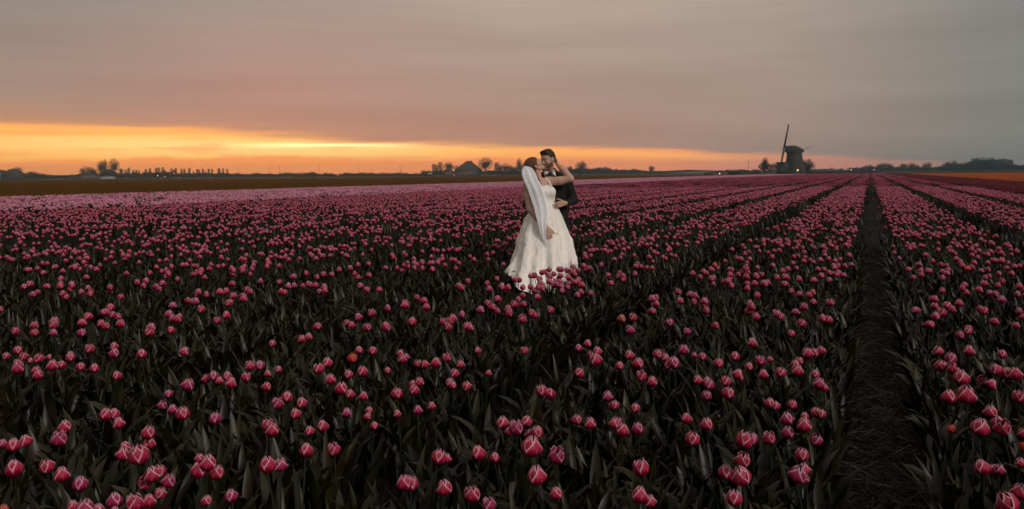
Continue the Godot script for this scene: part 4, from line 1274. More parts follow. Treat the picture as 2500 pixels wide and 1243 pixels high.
func nets(st: SurfaceTool, at_vertex := 0) -> int:            # adds the surface to st, returns the next vertex number
	var idx := PackedInt32Array()
	idx.resize(F.size())
	idx.fill(-1)
	var steps := [1, nx, nx * ny]
	var corner := [0, 1, nx, nx + 1, nx * ny, nx * ny + 1, nx * ny + nx, nx * ny + nx + 1]
	var offs := [Vector3(0, 0, 0), Vector3(1, 0, 0), Vector3(0, 1, 0), Vector3(1, 1, 0), Vector3(0, 0, 1), Vector3(1, 0, 1), Vector3(0, 1, 1), Vector3(1, 1, 1)]
	var edges := [[0, 1], [2, 3], [4, 5], [6, 7], [0, 2], [1, 3], [4, 6], [5, 7], [0, 4], [1, 5], [2, 6], [3, 7]]
	var n := at_vertex
	for iz in nz - 1:
		for iy in ny - 1:
			var i := (iz * ny + iy) * nx
			for ix in nx - 1:
				if absf(F[i]) < f_cell * 3.0:
					var inside := 0
					for k in 8:
						if F[i + corner[k]] < 0.0: inside += 1
					if inside > 0 and inside < 8:
						var sum := Vector3.ZERO
						var c := 0
						for e in edges:
							var fa := F[i + corner[e[0]]]; var fb := F[i + corner[e[1]]]
							if (fa < 0.0) != (fb < 0.0):
								sum += offs[e[0]].lerp(offs[e[1]], fa / (fa - fb))
								c += 1
						var p := f_lo + (Vector3(ix, iy, iz) + sum / c) * f_cell
						st.set_normal(slope(p))
						st.set_uv(Vector2(p.x + p.z, p.y))
						st.add_vertex(p)
						idx[i] = n
						n += 1
				i += 1
	for iz in range(1, nz - 1):
		for iy in range(1, ny - 1):
			var i := (iz * ny + iy) * nx + 1
			for ix in range(1, nx - 1):
				if absf(F[i]) < f_cell * 3.0:
					for axis in 3:
						var j: int = i + steps[axis]
						if (F[i] < 0.0) != (F[j] < 0.0):
							var u: int = steps[(axis + 1) % 3]; var v: int = steps[(axis + 2) % 3]
							var a := idx[i]; var b := idx[i - u]; var c := idx[i - u - v]; var d := idx[i - v]
							if a < 0 or b < 0 or c < 0 or d < 0: continue
							if F[i] < 0.0:
								for q in [a, c, b, a, d, c]: st.add_index(q)
							else:
								for q in [a, b, c, a, c, d]: st.add_index(q)
				i += 1
	return n

func mesh_now(st: SurfaceTool = null) -> ArrayMesh:
	if st == null: st = begin()
	nets(st)
	return st.commit()

# ---------------------------------------------------------------- heads and hands
func head_frame(face: Vector3, tilt := 0.0) -> Basis:
	var f := face.normalized()
	var r := Vector3.UP.cross(f).normalized()
	var u := f.cross(r)
	return Basis(r, u, f) * Basis(Vector3.BACK, tilt)

func head_shape(c: Vector3, b: Basis, s: float, man: bool):
	ell(c + b * Vector3(0, 0.035, -0.012) * s, Vector3(0.076, 0.088, 0.098) * s, b, 0.01)
	ell(c + b * Vector3(0, -0.03, 0.028) * s, Vector3(0.060, 0.078, 0.062) * s, b, 0.025)
	cap(c + b * Vector3(-0.046, -0.058, 0.008) * s, c + b * Vector3(0, -0.096, 0.066) * s, 0.022 * s, 0.019 * s, 0.02)
	cap(c + b * Vector3(0.046, -0.058, 0.008) * s, c + b * Vector3(0, -0.096, 0.066) * s, 0.022 * s, 0.019 * s, 0.02)
	ell(c + b * Vector3(0, -0.097, 0.07) * s, Vector3(0.02, 0.016, 0.018) * s, b, 0.012)
	for k in [-1.0, 1.0]:
		ell(c + b * Vector3(0.033 * k, 0.008, 0.092) * s, Vector3(0.019, 0.012, 0.012) * s, b, 0.008, true)
		ell(c + b * Vector3(0.032 * k, 0.006, 0.074) * s, Vector3(0.015, 0.011, 0.0135) * s, b, 0.004)
		cap(c + b * Vector3(0.016 * k, 0.027, 0.089) * s, c + b * Vector3(0.050 * k, 0.026, 0.070) * s, 0.008 * s, 0.007 * s, 0.012)
		ell(c + b * Vector3(0.042 * k, -0.025, 0.062) * s, Vector3(0.022, 0.02, 0.02) * s, b, 0.02)
		ell(c + b * Vector3(0.077 * k, -0.008, -0.008) * s, Vector3(0.008, 0.031, 0.019) * s, b * Basis(Vector3.UP, -0.35 * k), 0.006)
		ell(c + b * Vector3(0.088 * k, -0.004, 0.0) * s, Vector3(0.006, 0.017, 0.009) * s, b, 0.003, true)
		cap(c + b * Vector3(0.008 * k, -0.030, 0.096) * s, c + b * Vector3(0.011 * k, -0.033, 0.090) * s, 0.008 * s, 0.007 * s, 0.006)
	cap(c + b * Vector3(0, 0.014, 0.086) * s, c + b * Vector3(0, -0.028, 0.106) * s, 0.0085 * s, 0.0105 * s, 0.01)
	cap(c + b * Vector3(-0.016, -0.058, 0.082) * s, c + b * Vector3(0.016, -0.058, 0.082) * s, 0.0075 * s, 0.0075 * s, 0.008)
	cap(c + b * Vector3(-0.013, -0.069, 0.081) * s, c + b * Vector3(0.013, -0.069, 0.081) * s, 0.008 * s, 0.008 * s, 0.005)

# A hand from the wrist: way = towards the fingers, palm = out of the palm, thumb = to the thumb's side; curl bends each joint.
func hand_shape(w: Vector3, way: Vector3, palm: Vector3, curl: float, s: float, right: float):
	var d := way.normalized()
	var n := (palm - d * palm.dot(d)).normalized()
	var t := d.cross(n) * right
	for k in 4:
		var side := (1.5 - k) * 0.0195
		var base := w + (d * 0.085 + t * side - n * 0.002 * absf(side) * 30.0) * s
		cap(w + (d * 0.012 + t * side * 0.6) * s, base, 0.0155 * s, 0.0115 * s, 0.014)
		var p := base
		var bend := curl * (0.8 + 0.12 * k)
		var spread := (1.5 - k) * 0.05
		var dir := (d + t * spread).normalized()
		for j in 3:
			dir = dir.rotated(t, -bend * (0.7 if j == 0 else 1.0) * right)
			var l: float = [0.042, 0.027, 0.022][j] * [0.95, 1.08, 1.0, 0.8][k] * s
			cap(p, p + dir * l, [0.0098, 0.0088, 0.0080][j] * s, [0.0088, 0.0080, 0.0068][j] * s, 0.003)
			p += dir * l
	var q := w + (d * 0.02 + t * 0.026) * s
	var td := (d * 0.75 + t * 0.62 + n * 0.25).normalized()
	for j in 3:
		var l: float = [0.042, 0.032, 0.026][j] * s
		cap(q, q + td * l, [0.014, 0.0105, 0.0095][j] * s, [0.0105, 0.0095, 0.0075][j] * s, 0.006)
		q += td * l
		td = td.lerp(d, 0.35).rotated(t, -curl * 0.25 * right).normalized()

# ---------------------------------------------------------------- the couple
func bride_torso(fat := 0.0):
	var bf := Vector3(0.5, 0, 0.866); var bl := Vector3(0.866, 0, -0.5)
	cap(Vector3(0.06, 0.92, 0.0), Vector3(0.06, 1.0, 0.0), 0.14 + fat, 0.13 + fat, 0.05)
	for k in [-1.0, 1.0]:
		cap(Vector3(0.06, 1.07, 0) + bl * 0.042 * k, Vector3(0.045, 1.22, 0.0) + bl * 0.05 * k, 0.088 + fat, 0.094 + fat, 0.04)
		cap(Vector3(0.045, 1.22, 0) + bl * 0.05 * k, Vector3(0.0, 1.345, 0.0) + bl * 0.062 * k, 0.094 + fat, 0.078 + fat, 0.04)
		ell(Vector3(0.032, 1.255, 0.0) + bf * 0.078 + bl * 0.066 * k, Vector3.ONE * (0.066 + fat), Basis(), 0.035)
	cap(Vector3(-0.165, 1.368, 0.085), Vector3(0.115, 1.405, -0.065), 0.052 + fat, 0.052 + fat, 0.05)

func build_couple():
	var skin := mat(0.55, 0.33, 0.25, 0.55)
	skin.subsurf_scatter_enabled = true
	skin.subsurf_scatter_strength = 0.04
	var mans_skin := mat(0.50, 0.29, 0.215, 0.55)
	mans_skin.subsurf_scatter_enabled = true
	mans_skin.subsurf_scatter_strength = 0.04
	var auburn := relief(tri(mat(0, 0, 0, 0.5), noise_tex(0.03, Color(0.085, 0.034, 0.014), Color(0.25, 0.11, 0.045), 256, 31), 9.0, false), 0.05, 32, 0.5)
	auburn.uv1_scale = Vector3(26, 5, 26)
	var dark_hair := tri(mat(0, 0, 0, 0.6), noise_tex(0.05, Color(0.022, 0.015, 0.011), Color(0.06, 0.040, 0.029), 256, 33), 12.0, false)
	var satin := tri(mat(0, 0, 0, 0.5), noise_tex(0.014, Color(0.81, 0.77, 0.705), Color(0.88, 0.85, 0.79), 512, 34, 3), 2.0, false)
	relief(satin, 0.009, 35, 0.25)
	satin.rim_enabled = true
	satin.rim = 0.2
	var tulle := mat(0.90, 0.92, 0.95, 0.9)
	tulle.albedo_color.a = 0.72
	tulle.transparency = BaseMaterial3D.TRANSPARENCY_ALPHA
	tulle.cull_mode = BaseMaterial3D.CULL_DISABLED
	var suit := tri(mat(0, 0, 0, 0.85), noise_tex(0.08, Color(0.0095, 0.009, 0.0095), Color(0.017, 0.016, 0.016), 256, 36), 8.0, false)
	var shirt_white := mat(0.70, 0.68, 0.66, 0.8)
	var tie_black := mat(0.008, 0.008, 0.009, 0.4)
	var here := at(1320, 425, 11.2)
	here.y = 0.0
	# ================= the bride
	var bride := thing("person", "bride in a white satin gown and long veil, head tilted back, kissing the groom", "person", here)
	field_begin(Vector3(-0.32, 0.66, -0.26), Vector3(0.52, 1.62, 0.42), 0.0105)
	bride_torso()
	var hc := Vector3(-0.072, 1.617, 0.0)
	var hb := head_frame(Vector3(0.76, 0.64, -0.06))
	cap(Vector3(-0.03, 1.40, 0.005), Vector3(-0.055, 1.545, 0.0), 0.052, 0.047, 0.035)
	cap(Vector3(-0.04, 1.50, 0.0), hc + hb * Vector3(0, -0.05, -0.02), 0.046, 0.05, 0.02)
	cap(Vector3(0.115, 1.40, -0.06), Vector3(0.27, 1.405, -0.02), 0.060, 0.058, 0.03)      # her left arm, raised
	cap(Vector3(0.27, 1.405, -0.02), Vector3(0.408, 1.432, 0.015), 0.058, 0.046, 0.02)
	cap(Vector3(0.408, 1.432, 0.015), Vector3(0.335, 1.53, -0.03), 0.046, 0.044, 0.015)
	cap(Vector3(0.335, 1.53, -0.03), Vector3(0.238, 1.632, -0.105), 0.044, 0.028, 0.015)
	cap(Vector3(-0.182, 1.358, 0.09), Vector3(-0.182, 1.2, 0.115), 0.060, 0.058, 0.03)     # her right arm, hanging
	cap(Vector3(-0.182, 1.2, 0.115), Vector3(-0.158, 1.03, 0.13), 0.058, 0.047, 0.02)
	cap(Vector3(-0.158, 1.03, 0.13), Vector3(-0.07, 0.93, 0.18), 0.047, 0.043, 0.015)
	cap(Vector3(-0.07, 0.93, 0.18), Vector3(0.062, 0.79, 0.31), 0.043, 0.027, 0.015)
	var st := begin()
	var n := nets(st)
	field_begin(hc - Vector3(0.15, 0.16, 0.14), hc + Vector3(0.16, 0.16, 0.14), 0.005)
	head_shape(hc, hb, 0.98, false)
	cap(Vector3(-0.045, 1.49, 0.0), hc + hb * Vector3(0, -0.05, -0.02), 0.046, 0.049, 0.02)
	n = nets(st, n)
	field_begin(Vector3(0.13, 1.57, -0.24), Vector3(0.31, 1.76, -0.04), 0.004)
	cap(Vector3(0.262, 1.605, -0.088), Vector3(0.238, 1.632, -0.105), 0.033, 0.026, 0.01)
	hand_shape(Vector3(0.238, 1.632, -0.105), Vector3(-0.35, 0.62, -0.55), Vector3(-0.75, -0.1, 0.4), 0.35, 0.94, 1.0)
	n = nets(st, n)
	field_begin(Vector3(-0.02, 0.56, 0.22), Vector3(0.22, 0.86, 0.50), 0.004)
	cap(Vector3(0.03, 0.82, 0.28), Vector3(0.062, 0.79, 0.31), 0.032, 0.026, 0.01)
	hand_shape(Vector3(0.062, 0.79, 0.31), Vector3(0.28, -0.9, 0.32), Vector3(0.25, -0.3, -1.0), 0.2, 0.95, 1.0)
	nets(st, n)
	put("body", st.commit(), skin, bride)
	# hair: smooth over the crown, gathered at the back, with a loose curl over the shoulder
	field_begin(hc - Vector3(0.24, 0.2, 0.16), hc + Vector3(0.15, 0.18, 0.16), 0.006)
	ell(hc + hb * Vector3(0, 0.036, -0.02), Vector3(0.087, 0.101, 0.108), hb, 0.01)
	ell(hc + hb * Vector3(0, 0.075, -0.05), Vector3(0.068, 0.062, 0.08), hb, 0.03)
	ell(hc + hb * Vector3(0, -0.02, -0.085), Vector3(0.062, 0.062, 0.055), hb, 0.03)
	ell(hc + hb * Vector3(0.07, -0.025, -0.02), Vector3(0.022, 0.05, 0.035), hb, 0.02)
	ell(hc + hb * Vector3(0, -0.05, 0.088), Vector3(0.15, 0.112, 0.076), hb, 0.012, true)
	ell(hc + hb * Vector3(0.09, -0.012, -0.005), Vector3(0.03, 0.032, 0.02), hb, 0.006, true)
	put("hair", mesh_now(), auburn, bride)
	field_begin(hc - Vector3(0.07, 0.02, 0.1), hc + Vector3(0.15, 0.16, 0.1), 0.004)
	for k in [-1.0, 1.0]:
		cap(hc + hb * Vector3(0.016 * k, 0.027, 0.0935), hc + hb * Vector3(0.046 * k, 0.029, 0.078), 0.0045, 0.003, 0.002)
	put("eyebrow", mesh_now(), dark_hair, bride)
	for j in 11:
		var pts := []; var rad := []
		for i in 15:
			var t := i / 14.0
			var p := Vector3(-0.115, 1.56, 0.075).lerp(Vector3(-0.075, 1.46, 0.125), minf(t * 2.5, 1.0)).lerp(Vector3(0.04 - 0.010 * j, 1.32 + 0.010 * j, 0.15), maxf(0.0, t - 0.35) / 0.65)
			p += Vector3(sin(t * 15.0 + j * 1.3) * 0.012, cos(t * 9.0 + j) * 0.006, cos(t * 13.0 + j * 2.0) * 0.010) * (0.4 + t)
			p += Vector3(0.0055 * (j - 5), 0, 0.004 * (j % 3))
			pts.append(p); rad.append(0.0095 * (1.0 - 0.75 * t))
		put("hair_lock", tube(pts, rad, 6), auburn, bride)
	# bodice
	field_begin(Vector3(-0.3, 0.98, -0.26), Vector3(0.36, 1.42, 0.36), 0.009)
	bride_torso(0.009)
	slice_off(Vector3(-0.17, 1, 0).normalized(), 1.315)
	slice_off(Vector3(0, -1, 0), -1.03)
	slice_off(Vector3(-0.72, 0.55, 0).normalized(), 0.985)
	put("bodice", mesh_now(), satin, bride)
	for side in [[Vector3(0.138, 1.335, 0.068), Vector3(0.108, 1.395, 0.035), Vector3(0.066, 1.458, -0.02), Vector3(0.045, 1.43, -0.085), Vector3(0.03, 1.34, -0.115)], [Vector3(-0.045, 1.30, 0.155), Vector3(-0.085, 1.38, 0.14), Vector3(-0.105, 1.428, 0.085), Vector3(-0.11, 1.41, 0.03), Vector3(-0.08, 1.32, -0.06)]]:
		put("strap", tube(side, [0.011, 0.011, 0.011, 0.011, 0.011], 8, 0.45), satin, bride)
	build_skirt(bride, satin)
	build_veil(bride, tulle)
	# the clutch she holds: leans on the skirt, top-level since it is held
	var bag := begin()
	box(bag, Vector3.ZERO, Vector3(0.125, 0.135, 0.03))
	var clutch := put("clutch_bag", done(bag), mat(0.68, 0.60, 0.47, 0.5), self, here + Vector3(0.150, 0.655, 0.335))
	clutch.rotation = Vector3(-0.35, 0.2, -0.06)
	tag(clutch, "small cream clutch bag under the bride's hanging hand", "bag")
	# ================= the groom
	var groom := thing("person", "dark haired bearded groom in a black suit holding the bride from behind", "person", here + Vector3(0, 0, -0.1))
	var o := Vector3(0, 0, 0.1)                      # his numbers are given in her frame
	var gc := Vector3(0.103, 1.700, -0.055) + o
	var gb := head_frame(Vector3(-0.69, -0.24, 0.68), 0.05)
	field_begin(Vector3(-0.3, -0.02, -0.44) + o, Vector3(0.54, 1.64, 0.14) + o, 0.014)
	groom_torso(o, 0.0, true)
	cap(Vector3(0.14, 1.46, -0.25) + o, Vector3(0.118, 1.62, -0.115) + o, 0.068, 0.058, 0.03)
	st = begin()
	n = nets(st)
	field_begin(gc - Vector3(0.17, 0.2, 0.16), gc + Vector3(0.15, 0.16, 0.16), 0.005)
	head_shape(gc, gb, 1.07, true)
	cap(Vector3(0.13, 1.53, -0.19) + o, gc + gb * Vector3(0, -0.05, -0.02), 0.062, 0.058, 0.02)
	n = nets(st, n)
	field_begin(Vector3(0.11, 0.99, -0.1) + o, Vector3(0.40, 1.2, 0.2) + o, 0.004)
	cap(Vector3(0.36, 1.095, -0.01) + o, Vector3(0.325, 1.097, 0.03) + o, 0.034, 0.03, 0.01)
	hand_shape(Vector3(0.325, 1.097, 0.03) + o, Vector3(-0.85, -0.12, 0.42), Vector3(-0.45, 0, -0.9), 0.42, 1.02, -1.0)
	nets(st, n)
	put("body", st.commit(), mans_skin, groom)
	# hair: short sides, fuller on top, brushed up at the front; trimmed beard
	field_begin(gc - Vector3(0.16, 0.16, 0.17), gc + Vector3(0.16, 0.18, 0.16), 0.006)
	ell(gc + gb * Vector3(0, 0.042, -0.02), Vector3(0.0845, 0.094, 0.105), gb, 0.01)
	ell(gc + gb * Vector3(0, 0.098, 0.008), Vector3(0.066, 0.042, 0.086), gb, 0.03)
	cap(gc + gb * Vector3(-0.043, 0.112, 0.058), gc + gb * Vector3(0.043, 0.118, 0.060), 0.018, 0.019, 0.02)
	for k in 46:
		var q := Vector3(rng.randf_range(-0.062, 0.062), 0.0, rng.randf_range(-0.06, 0.088))
		q.y = 0.136 - 4.0 * q.x * q.x - 1.6 * q.z * q.z
		cap(gc + gb * q, gc + gb * (q + Vector3(rng.randf_range(-0.004, 0.012), 0.006, 0.016)), 0.006, 0.0025, 0.006)
	ell(gc + gb * Vector3(0, -0.03, 0.090), Vector3(0.077, 0.118, 0.086), gb, 0.01, true)
	ell(gc + gb * Vector3(0, -0.14, 0.02), Vector3(0.14, 0.12, 0.16), gb, 0.01, true)
	put("hair", mesh_now(), dark_hair, groom)
	field_begin(gc - Vector3(0.16, 0.2, 0.1), gc + Vector3(0.1, 0.03, 0.16), 0.005)
	ell(gc + gb * Vector3(0, -0.034, 0.030), Vector3(0.0648, 0.0828, 0.0665), gb, 0.025)
	cap(gc + gb * Vector3(-0.049, -0.062, 0.008), gc + gb * Vector3(0, -0.102, 0.071), 0.0247, 0.022, 0.02)
	cap(gc + gb * Vector3(0.049, -0.062, 0.008), gc + gb * Vector3(0, -0.102, 0.071), 0.0247, 0.022, 0.02)
	cap(gc + gb * Vector3(-0.022, -0.048, 0.086), gc + gb * Vector3(0.022, -0.048, 0.086), 0.009, 0.009, 0.008)
	ell(gc + gb * Vector3(0, -0.01, 0.075), Vector3(0.082, 0.036, 0.07), gb, 0.008, true)
	ell(gc + gb * Vector3(0, -0.068, 0.1), Vector3(0.022, 0.009, 0.02), gb, 0.004, true)
	put("beard", mesh_now(), mat(0.125, 0.068, 0.046, 0.9), groom)
	field_begin(gc - Vector3(0.15, 0.02, 0.05), gc + Vector3(0.1, 0.07, 0.16), 0.0035)
	for k in [-1.0, 1.0]:
		cap(gc + gb * Vector3(0.015 * k, 0.028, 0.1) * 1.02, gc + gb * Vector3(0.052 * k, 0.03, 0.079) * 1.03, 0.0058, 0.004, 0.003)
		cap(gc + gb * Vector3(0.020 * k, 0.002, 0.0935), gc + gb * Vector3(0.048 * k, 0.001, 0.083), 0.003, 0.0025, 0.002)
	put("eyebrow", mesh_now(), dark_hair, groom)
	# shirt, collar and tie
	field_begin(Vector3(-0.02, 1.2, -0.42) + o, Vector3(0.32, 1.6, 0.02) + o, 0.01)
	groom_torso(o, 0.006, false)
	cap(Vector3(0.14, 1.46, -0.25) + o, Vector3(0.128, 1.555, -0.175) + o, 0.078, 0.072, 0.02)
	slice_off(Vector3(0.1, 0.9, 0.42).normalized(), 1.332 + 0.42 * 0.1)
	put("shirt", mesh_now(), shirt_white, groom)
	var tip := Vector3(0.125, 1.485, -0.105) + o
	for k in [-1.0, 1.0]:
		var a := Vector3(0.127 + 0.008 * k, 1.527, -0.092) + o
		var b := Vector3(0.127 + 0.083 * k, 1.575 if k > 0 else 1.555, -0.15) + o
		var c := Vector3(0.127 + (0.09 if k > 0 else 0.075) * k, 1.462, -0.09) + o
		var fl := begin()
		var thick := Vector3(0, 0, 0.005)
		face(fl, a, b, c); face(fl, a - thick, c - thick, b - thick)
		quad(fl, a, c, c - thick, a - thick); quad(fl, c, b, b - thick, c - thick); quad(fl, b, a, a - thick, b - thick)
		put("collar", done(fl), shirt_white, groom)
	var knot := begin()
	var kz := Vector3(0, 0, 0.02)
	var kp := [Vector3(-0.021, 0.028, 0), Vector3(0.021, 0.028, 0), Vector3(0.014, -0.012, 0.006), Vector3(-0.014, -0.012, 0.006), Vector3(-0.036, -0.16, 0.03), Vector3(0.036, -0.16, 0.03)]
	for j in [[0, 1, 2, 3], [3, 2, 5, 4]]:
		quad(knot, tip + kp[j[0]] + kz, tip + kp[j[1]] + kz, tip + kp[j[2]] + kz, tip + kp[j[3]] + kz)
		quad(knot, tip + kp[j[0]], tip + kp[j[3]], tip + kp[j[2]], tip + kp[j[1]])
		quad(knot, tip + kp[j[0]], tip + kp[j[0]] + kz, tip + kp[j[3]] + kz, tip + kp[j[3]])
		quad(knot, tip + kp[j[1]] + kz, tip + kp[j[1]], tip + kp[j[2]], tip + kp[j[2]] + kz)
	put("tie", done(knot), tie_black, groom)
	# jacket, trousers, shoes
	field_begin(Vector3(-0.34, 0.82, -0.52) + o, Vector3(0.56, 1.64, 0.16) + o, 0.0115)
	groom_torso(o, 0.018, false)
	cap(Vector3(0.375, 1.395, -0.27) + o, Vector3(0.462, 1.13, -0.27) + o, 0.080, 0.066, 0.04)
	cap(Vector3(0.462, 1.13, -0.27) + o, Vector3(0.355, 1.095, -0.01) + o, 0.066, 0.046, 0.02)
	cap(Vector3(-0.125, 1.395, -0.2) + o, Vector3(-0.175, 1.10, -0.2) + o, 0.080, 0.062, 0.04)
	cap(Vector3(-0.175, 1.10, -0.2) + o, Vector3(0.0, 1.03, -0.17) + o, 0.060, 0.05, 0.02)
	cap(Vector3(0.235, 1.50, -0.24) + o, Vector3(0.205, 1.56, -0.22) + o, 0.035, 0.016, 0.03)
	cap(Vector3(0.215, 1.555, -0.21) + o, Vector3(0.19, 1.44, -0.115) + o, 0.014, 0.022, 0.02)
	cap(Vector3(0.03, 1.52, -0.2) + o, Vector3(0.06, 1.43, -0.115) + o, 0.014, 0.022, 0.02)
	cap(Vector3(0.05, 1.55, -0.27) + o, Vector3(0.21, 1.565, -0.27) + o, 0.02, 0.02, 0.02)
	cap(Vector3(0.19, 1.02, -0.28) + o, Vector3(0.20, 0.87, -0.28) + o, 0.172, 0.185, 0.04)
	ell(Vector3(0.13, 1.50, -0.06) + o, Vector3(0.062, 0.14, 0.14), Basis(), 0.008, true)
	slice_off(Vector3(0, -1, 0), -0.83)
	put("jacket", mesh_now(), suit, groom)
	field_begin(Vector3(-0.1, 0.04, -0.5) + o, Vector3(0.48, 1.0, 0.0) + o, 0.014)
	for leg in [[Vector3(0.30, 0.93, -0.28), Vector3(0.325, 0.5, -0.27), Vector3(0.33, 0.1, -0.32)], [Vector3(0.095, 0.93, -0.28), Vector3(0.08, 0.5, -0.25), Vector3(0.07, 0.1, -0.3)]]:
		cap(leg[0] + o, leg[1] + o, 0.098, 0.076, 0.03)
		cap(leg[1] + o, leg[2] + o, 0.076, 0.062, 0.02)
	slice_off(Vector3(0, -1, 0), -0.075)
	put("trousers", mesh_now(), suit, groom)
	for x in [0.32, 0.07]:
		field_begin(Vector3(x - 0.09, -0.03, -0.44) + o, Vector3(x + 0.09, 0.16, -0.06) + o, 0.009)
		cap(Vector3(x, 0.045, -0.34) + o, Vector3(x - 0.01, 0.04, -0.15) + o, 0.043, 0.038, 0.02)
		cap(Vector3(x, 0.1, -0.33) + o, Vector3(x, 0.05, -0.32) + o, 0.045, 0.045, 0.02)
		slice_off(Vector3(0, -1, 0), 0.0)
		put("shoe", mesh_now(), tie_black, groom)

func groom_torso(o: Vector3, fat: float, limbs_too: bool):
	cap(Vector3(-0.09, 1.395, -0.23) + o, Vector3(0.335, 1.40, -0.28) + o, 0.078 + fat, 0.078 + fat, 0.05)
	for k in [-1.0, 1.0]:
		cap(Vector3(0.13 + 0.08 * k, 1.33, -0.26) + o, Vector3(0.17 + 0.062 * k, 1.08, -0.28) + o, 0.125 + fat, 0.118 + fat, 0.05)
	cap(Vector3(0.17, 1.08, -0.28) + o, Vector3(0.18, 0.93, -0.28) + o, 0.145 + fat, 0.15 + fat, 0.05)
	cap(Vector3(0.03, 1.45, -0.26) + o, Vector3(0.24, 1.455, -0.27) + o, 0.055 + fat, 0.055 + fat, 0.04)
	if limbs_too:
		cap(Vector3(0.375, 1.395, -0.27) + o, Vector3(0.462, 1.13, -0.27) + o, 0.056, 0.044, 0.03)
		cap(Vector3(0.462, 1.13, -0.27) + o, Vector3(0.325, 1.097, 0.03) + o, 0.044, 0.03, 0.02)
		cap(Vector3(-0.125, 1.395, -0.2) + o, Vector3(-0.175, 1.10, -0.2) + o, 0.056, 0.044, 0.03)
		cap(Vector3(-0.175, 1.10, -0.2) + o, Vector3(0.05, 1.01, -0.17) + o, 0.044, 0.032, 0.02)
		for leg in [[Vector3(0.275, 0.93, -0.28), Vector3(0.31, 0.5, -0.27), Vector3(0.32, 0.06, -0.32)], [Vector3(0.095, 0.93, -0.28), Vector3(0.08, 0.5, -0.25), Vector3(0.07, 0.06, -0.3)]]:
			cap(leg[0] + o, leg[1] + o, 0.085, 0.06, 0.03)
			cap(leg[1] + o, leg[2] + o, 0.06, 0.042, 0.02)

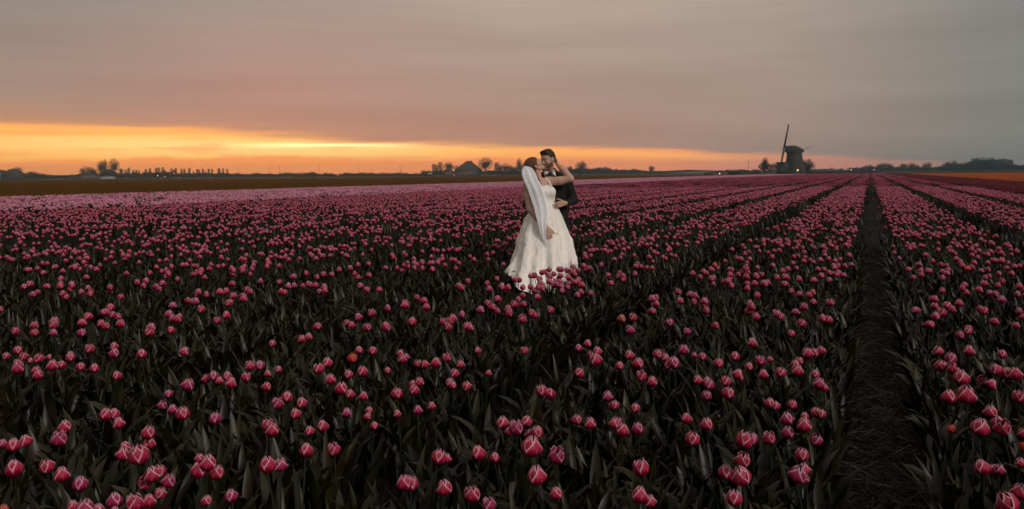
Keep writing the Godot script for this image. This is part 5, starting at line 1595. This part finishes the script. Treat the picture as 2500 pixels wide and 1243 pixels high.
func build_skirt(bride: Node3D, satin: Material):
	# outline of the gown, from the waist to the hem: height, left, right, half depth, middle in z
	var keys := [[1.10, -0.075, 0.193, 0.105, 0.0], [1.05, -0.10, 0.225, 0.13, 0.0], [0.97, -0.165, 0.26, 0.175, 0.0], [0.88, -0.225, 0.295, 0.215, 0.01], [0.72, -0.28, 0.345, 0.28, 0.03], [0.55, -0.325, 0.40, 0.37, 0.09], [0.38, -0.375, 0.425, 0.47, 0.17], [0.22, -0.415, 0.43, 0.55, 0.25], [0.08, -0.42, 0.41, 0.62, 0.32], [0.0, -0.41, 0.385, 0.66, 0.35]]
	var rows := []
	var around := 180
	var noise := FastNoiseLite.new()
	noise.seed = 77
	noise.frequency = 1.6
	for i in 71:
		var t := i / 70.0
		var row := PackedVector3Array()
		for k in around:
			var a := TAU * k / around
			var left := pow(maxf(0.0, cos(a - PI + 0.35)), 10.0)            # where the train is caught up on the tulips
			var hem := 0.20 * left
			var y := lerpf(1.10, hem, t)
			var j := 0
			while j < keys.size() - 2 and y < keys[j + 1][0]: j += 1
			var f := clampf((keys[j][0] - y) / (keys[j][0] - keys[j + 1][0]), 0.0, 1.0)
			var l := lerpf(keys[j][1], keys[j + 1][1], f); var r := lerpf(keys[j][2], keys[j + 1][2], f)
			var dz := lerpf(keys[j][3], keys[j + 1][3], f); var mz := lerpf(keys[j][4], keys[j + 1][4], f)
			var depth := 1.1 - y
			# soft pleats that start at the waist and open downwards
			var w := a + 0.12 * sin(a * 2.0 + 1.0) + 0.10 * noise.get_noise_2d(cos(a) * 2.0, depth * 1.2)
			var fold := 0.62 * sin(w * 6.0 + 0.7 + depth * 0.5) + 0.38 * sin(w * 11.0 + 2.1 - depth * 0.9)
			fold = signf(fold) * pow(absf(fold), 0.8)
			var amp := 0.006 + 0.15 * pow(depth, 1.05)
			amp *= 0.75 + 0.5 * noise.get_noise_2d(sin(a) * 2.0 + 5.0, cos(a) * 2.0)
			var m := 1.0 + (fold - 0.1) * amp * (1.0 - 0.75 * left) / maxf(0.12, (r - l) * 0.5) * 0.75
			m += 0.09 * noise.get_noise_3d(cos(a) * 1.2, depth * 2.2, sin(a) * 1.2) * clampf(depth * 2.0, 0.0, 1.0) + 0.03 * noise.get_noise_3d(cos(a) * 2.5, depth * 4.0, sin(a) * 2.5) * clampf(depth * 2.0, 0.0, 1.0)
			m += 0.24 * left * smoothstep(0.75, 1.0, t)
			row.append(Vector3((l + r) / 2.0 + cos(a) * (r - l) / 2.0 * m, y + 0.008 * noise.get_noise_2d(cos(a) * 4.0, sin(a) * 4.0 + depth * 3.0) * depth, mz + sin(a) * dz * m))
		rows.append(row)
	put("skirt", sheet(rows, true), satin, bride)
	# hem facing: turned under so that the cloth has an edge
	var under := []
	for s in 3:
		var row := PackedVector3Array()
		for k in around:
			var p: Vector3 = rows[70][k]
			var c := Vector3(0.0, p.y, 0.35)
			row.append(p.lerp(c, 0.03 * s) + Vector3(0, [0.0, -0.006, 0.02][s], 0))
		under.append(row)
	put("hem", sheet(under, true), satin, bride)

func build_veil(bride: Node3D, tulle: Material):
	# left and right edge of the falling veil, top to bottom, with its distance in front of her
	var keys := [[1.615, -0.236, -0.20, 0.02], [1.60, -0.250, -0.165, 0.055], [1.56, -0.263, -0.115, 0.095], [1.50, -0.262, -0.075, 0.14], [1.41, -0.232, -0.04, 0.185], [1.30, -0.185, 0.025, 0.215], [1.18, -0.145, 0.06, 0.225], [1.06, -0.105, 0.092, 0.25], [0.95, -0.08, 0.10, 0.285], [0.84, -0.055, 0.07, 0.34], [0.73, -0.03, 0.050, 0.375], [0.63, 0.0, 0.052, 0.40], [0.54, 0.045, 0.06, 0.46]]
	for layer in 3:
		var rows := []
		for i in 67:
			var t := i / 66.0 * (1.0 - 0.05 * layer)
			var f := t * (keys.size() - 1)
			var j := mini(int(f), keys.size() - 2)
			f -= j
			var row := PackedVector3Array()
			for k in 41:
				var s := k / 40.0
				var l := lerpf(keys[j][1], keys[j + 1][1], f) + 0.012 * layer; var r := lerpf(keys[j][2], keys[j + 1][2], f) - 0.02 * layer
				var z := lerpf(keys[j][3], keys[j + 1][3], f)
				var y := lerpf(keys[j][0], keys[j + 1][0], f)
				var bulge := sin(PI * s)
				var pleat := sin(s * (15.0 + layer * 6.0) + layer * 2.0 + t * 2.5) * 0.0065 + sin(s * 37.0 + layer + t * 4.0) * 0.002
				row.append(Vector3(lerpf(l, r, s) + pleat * 0.4, y + 0.03 * (s - 0.5) * (1.0 - t) + 0.02 * sin(s * 9.0) * t, z - 0.012 * layer + bulge * 0.03 * (1.0 - 0.4 * t) + pleat * smoothstep(0.0, 0.15, t)))
			rows.append(row)
		put("veil", sheet(rows), tulle, bride)
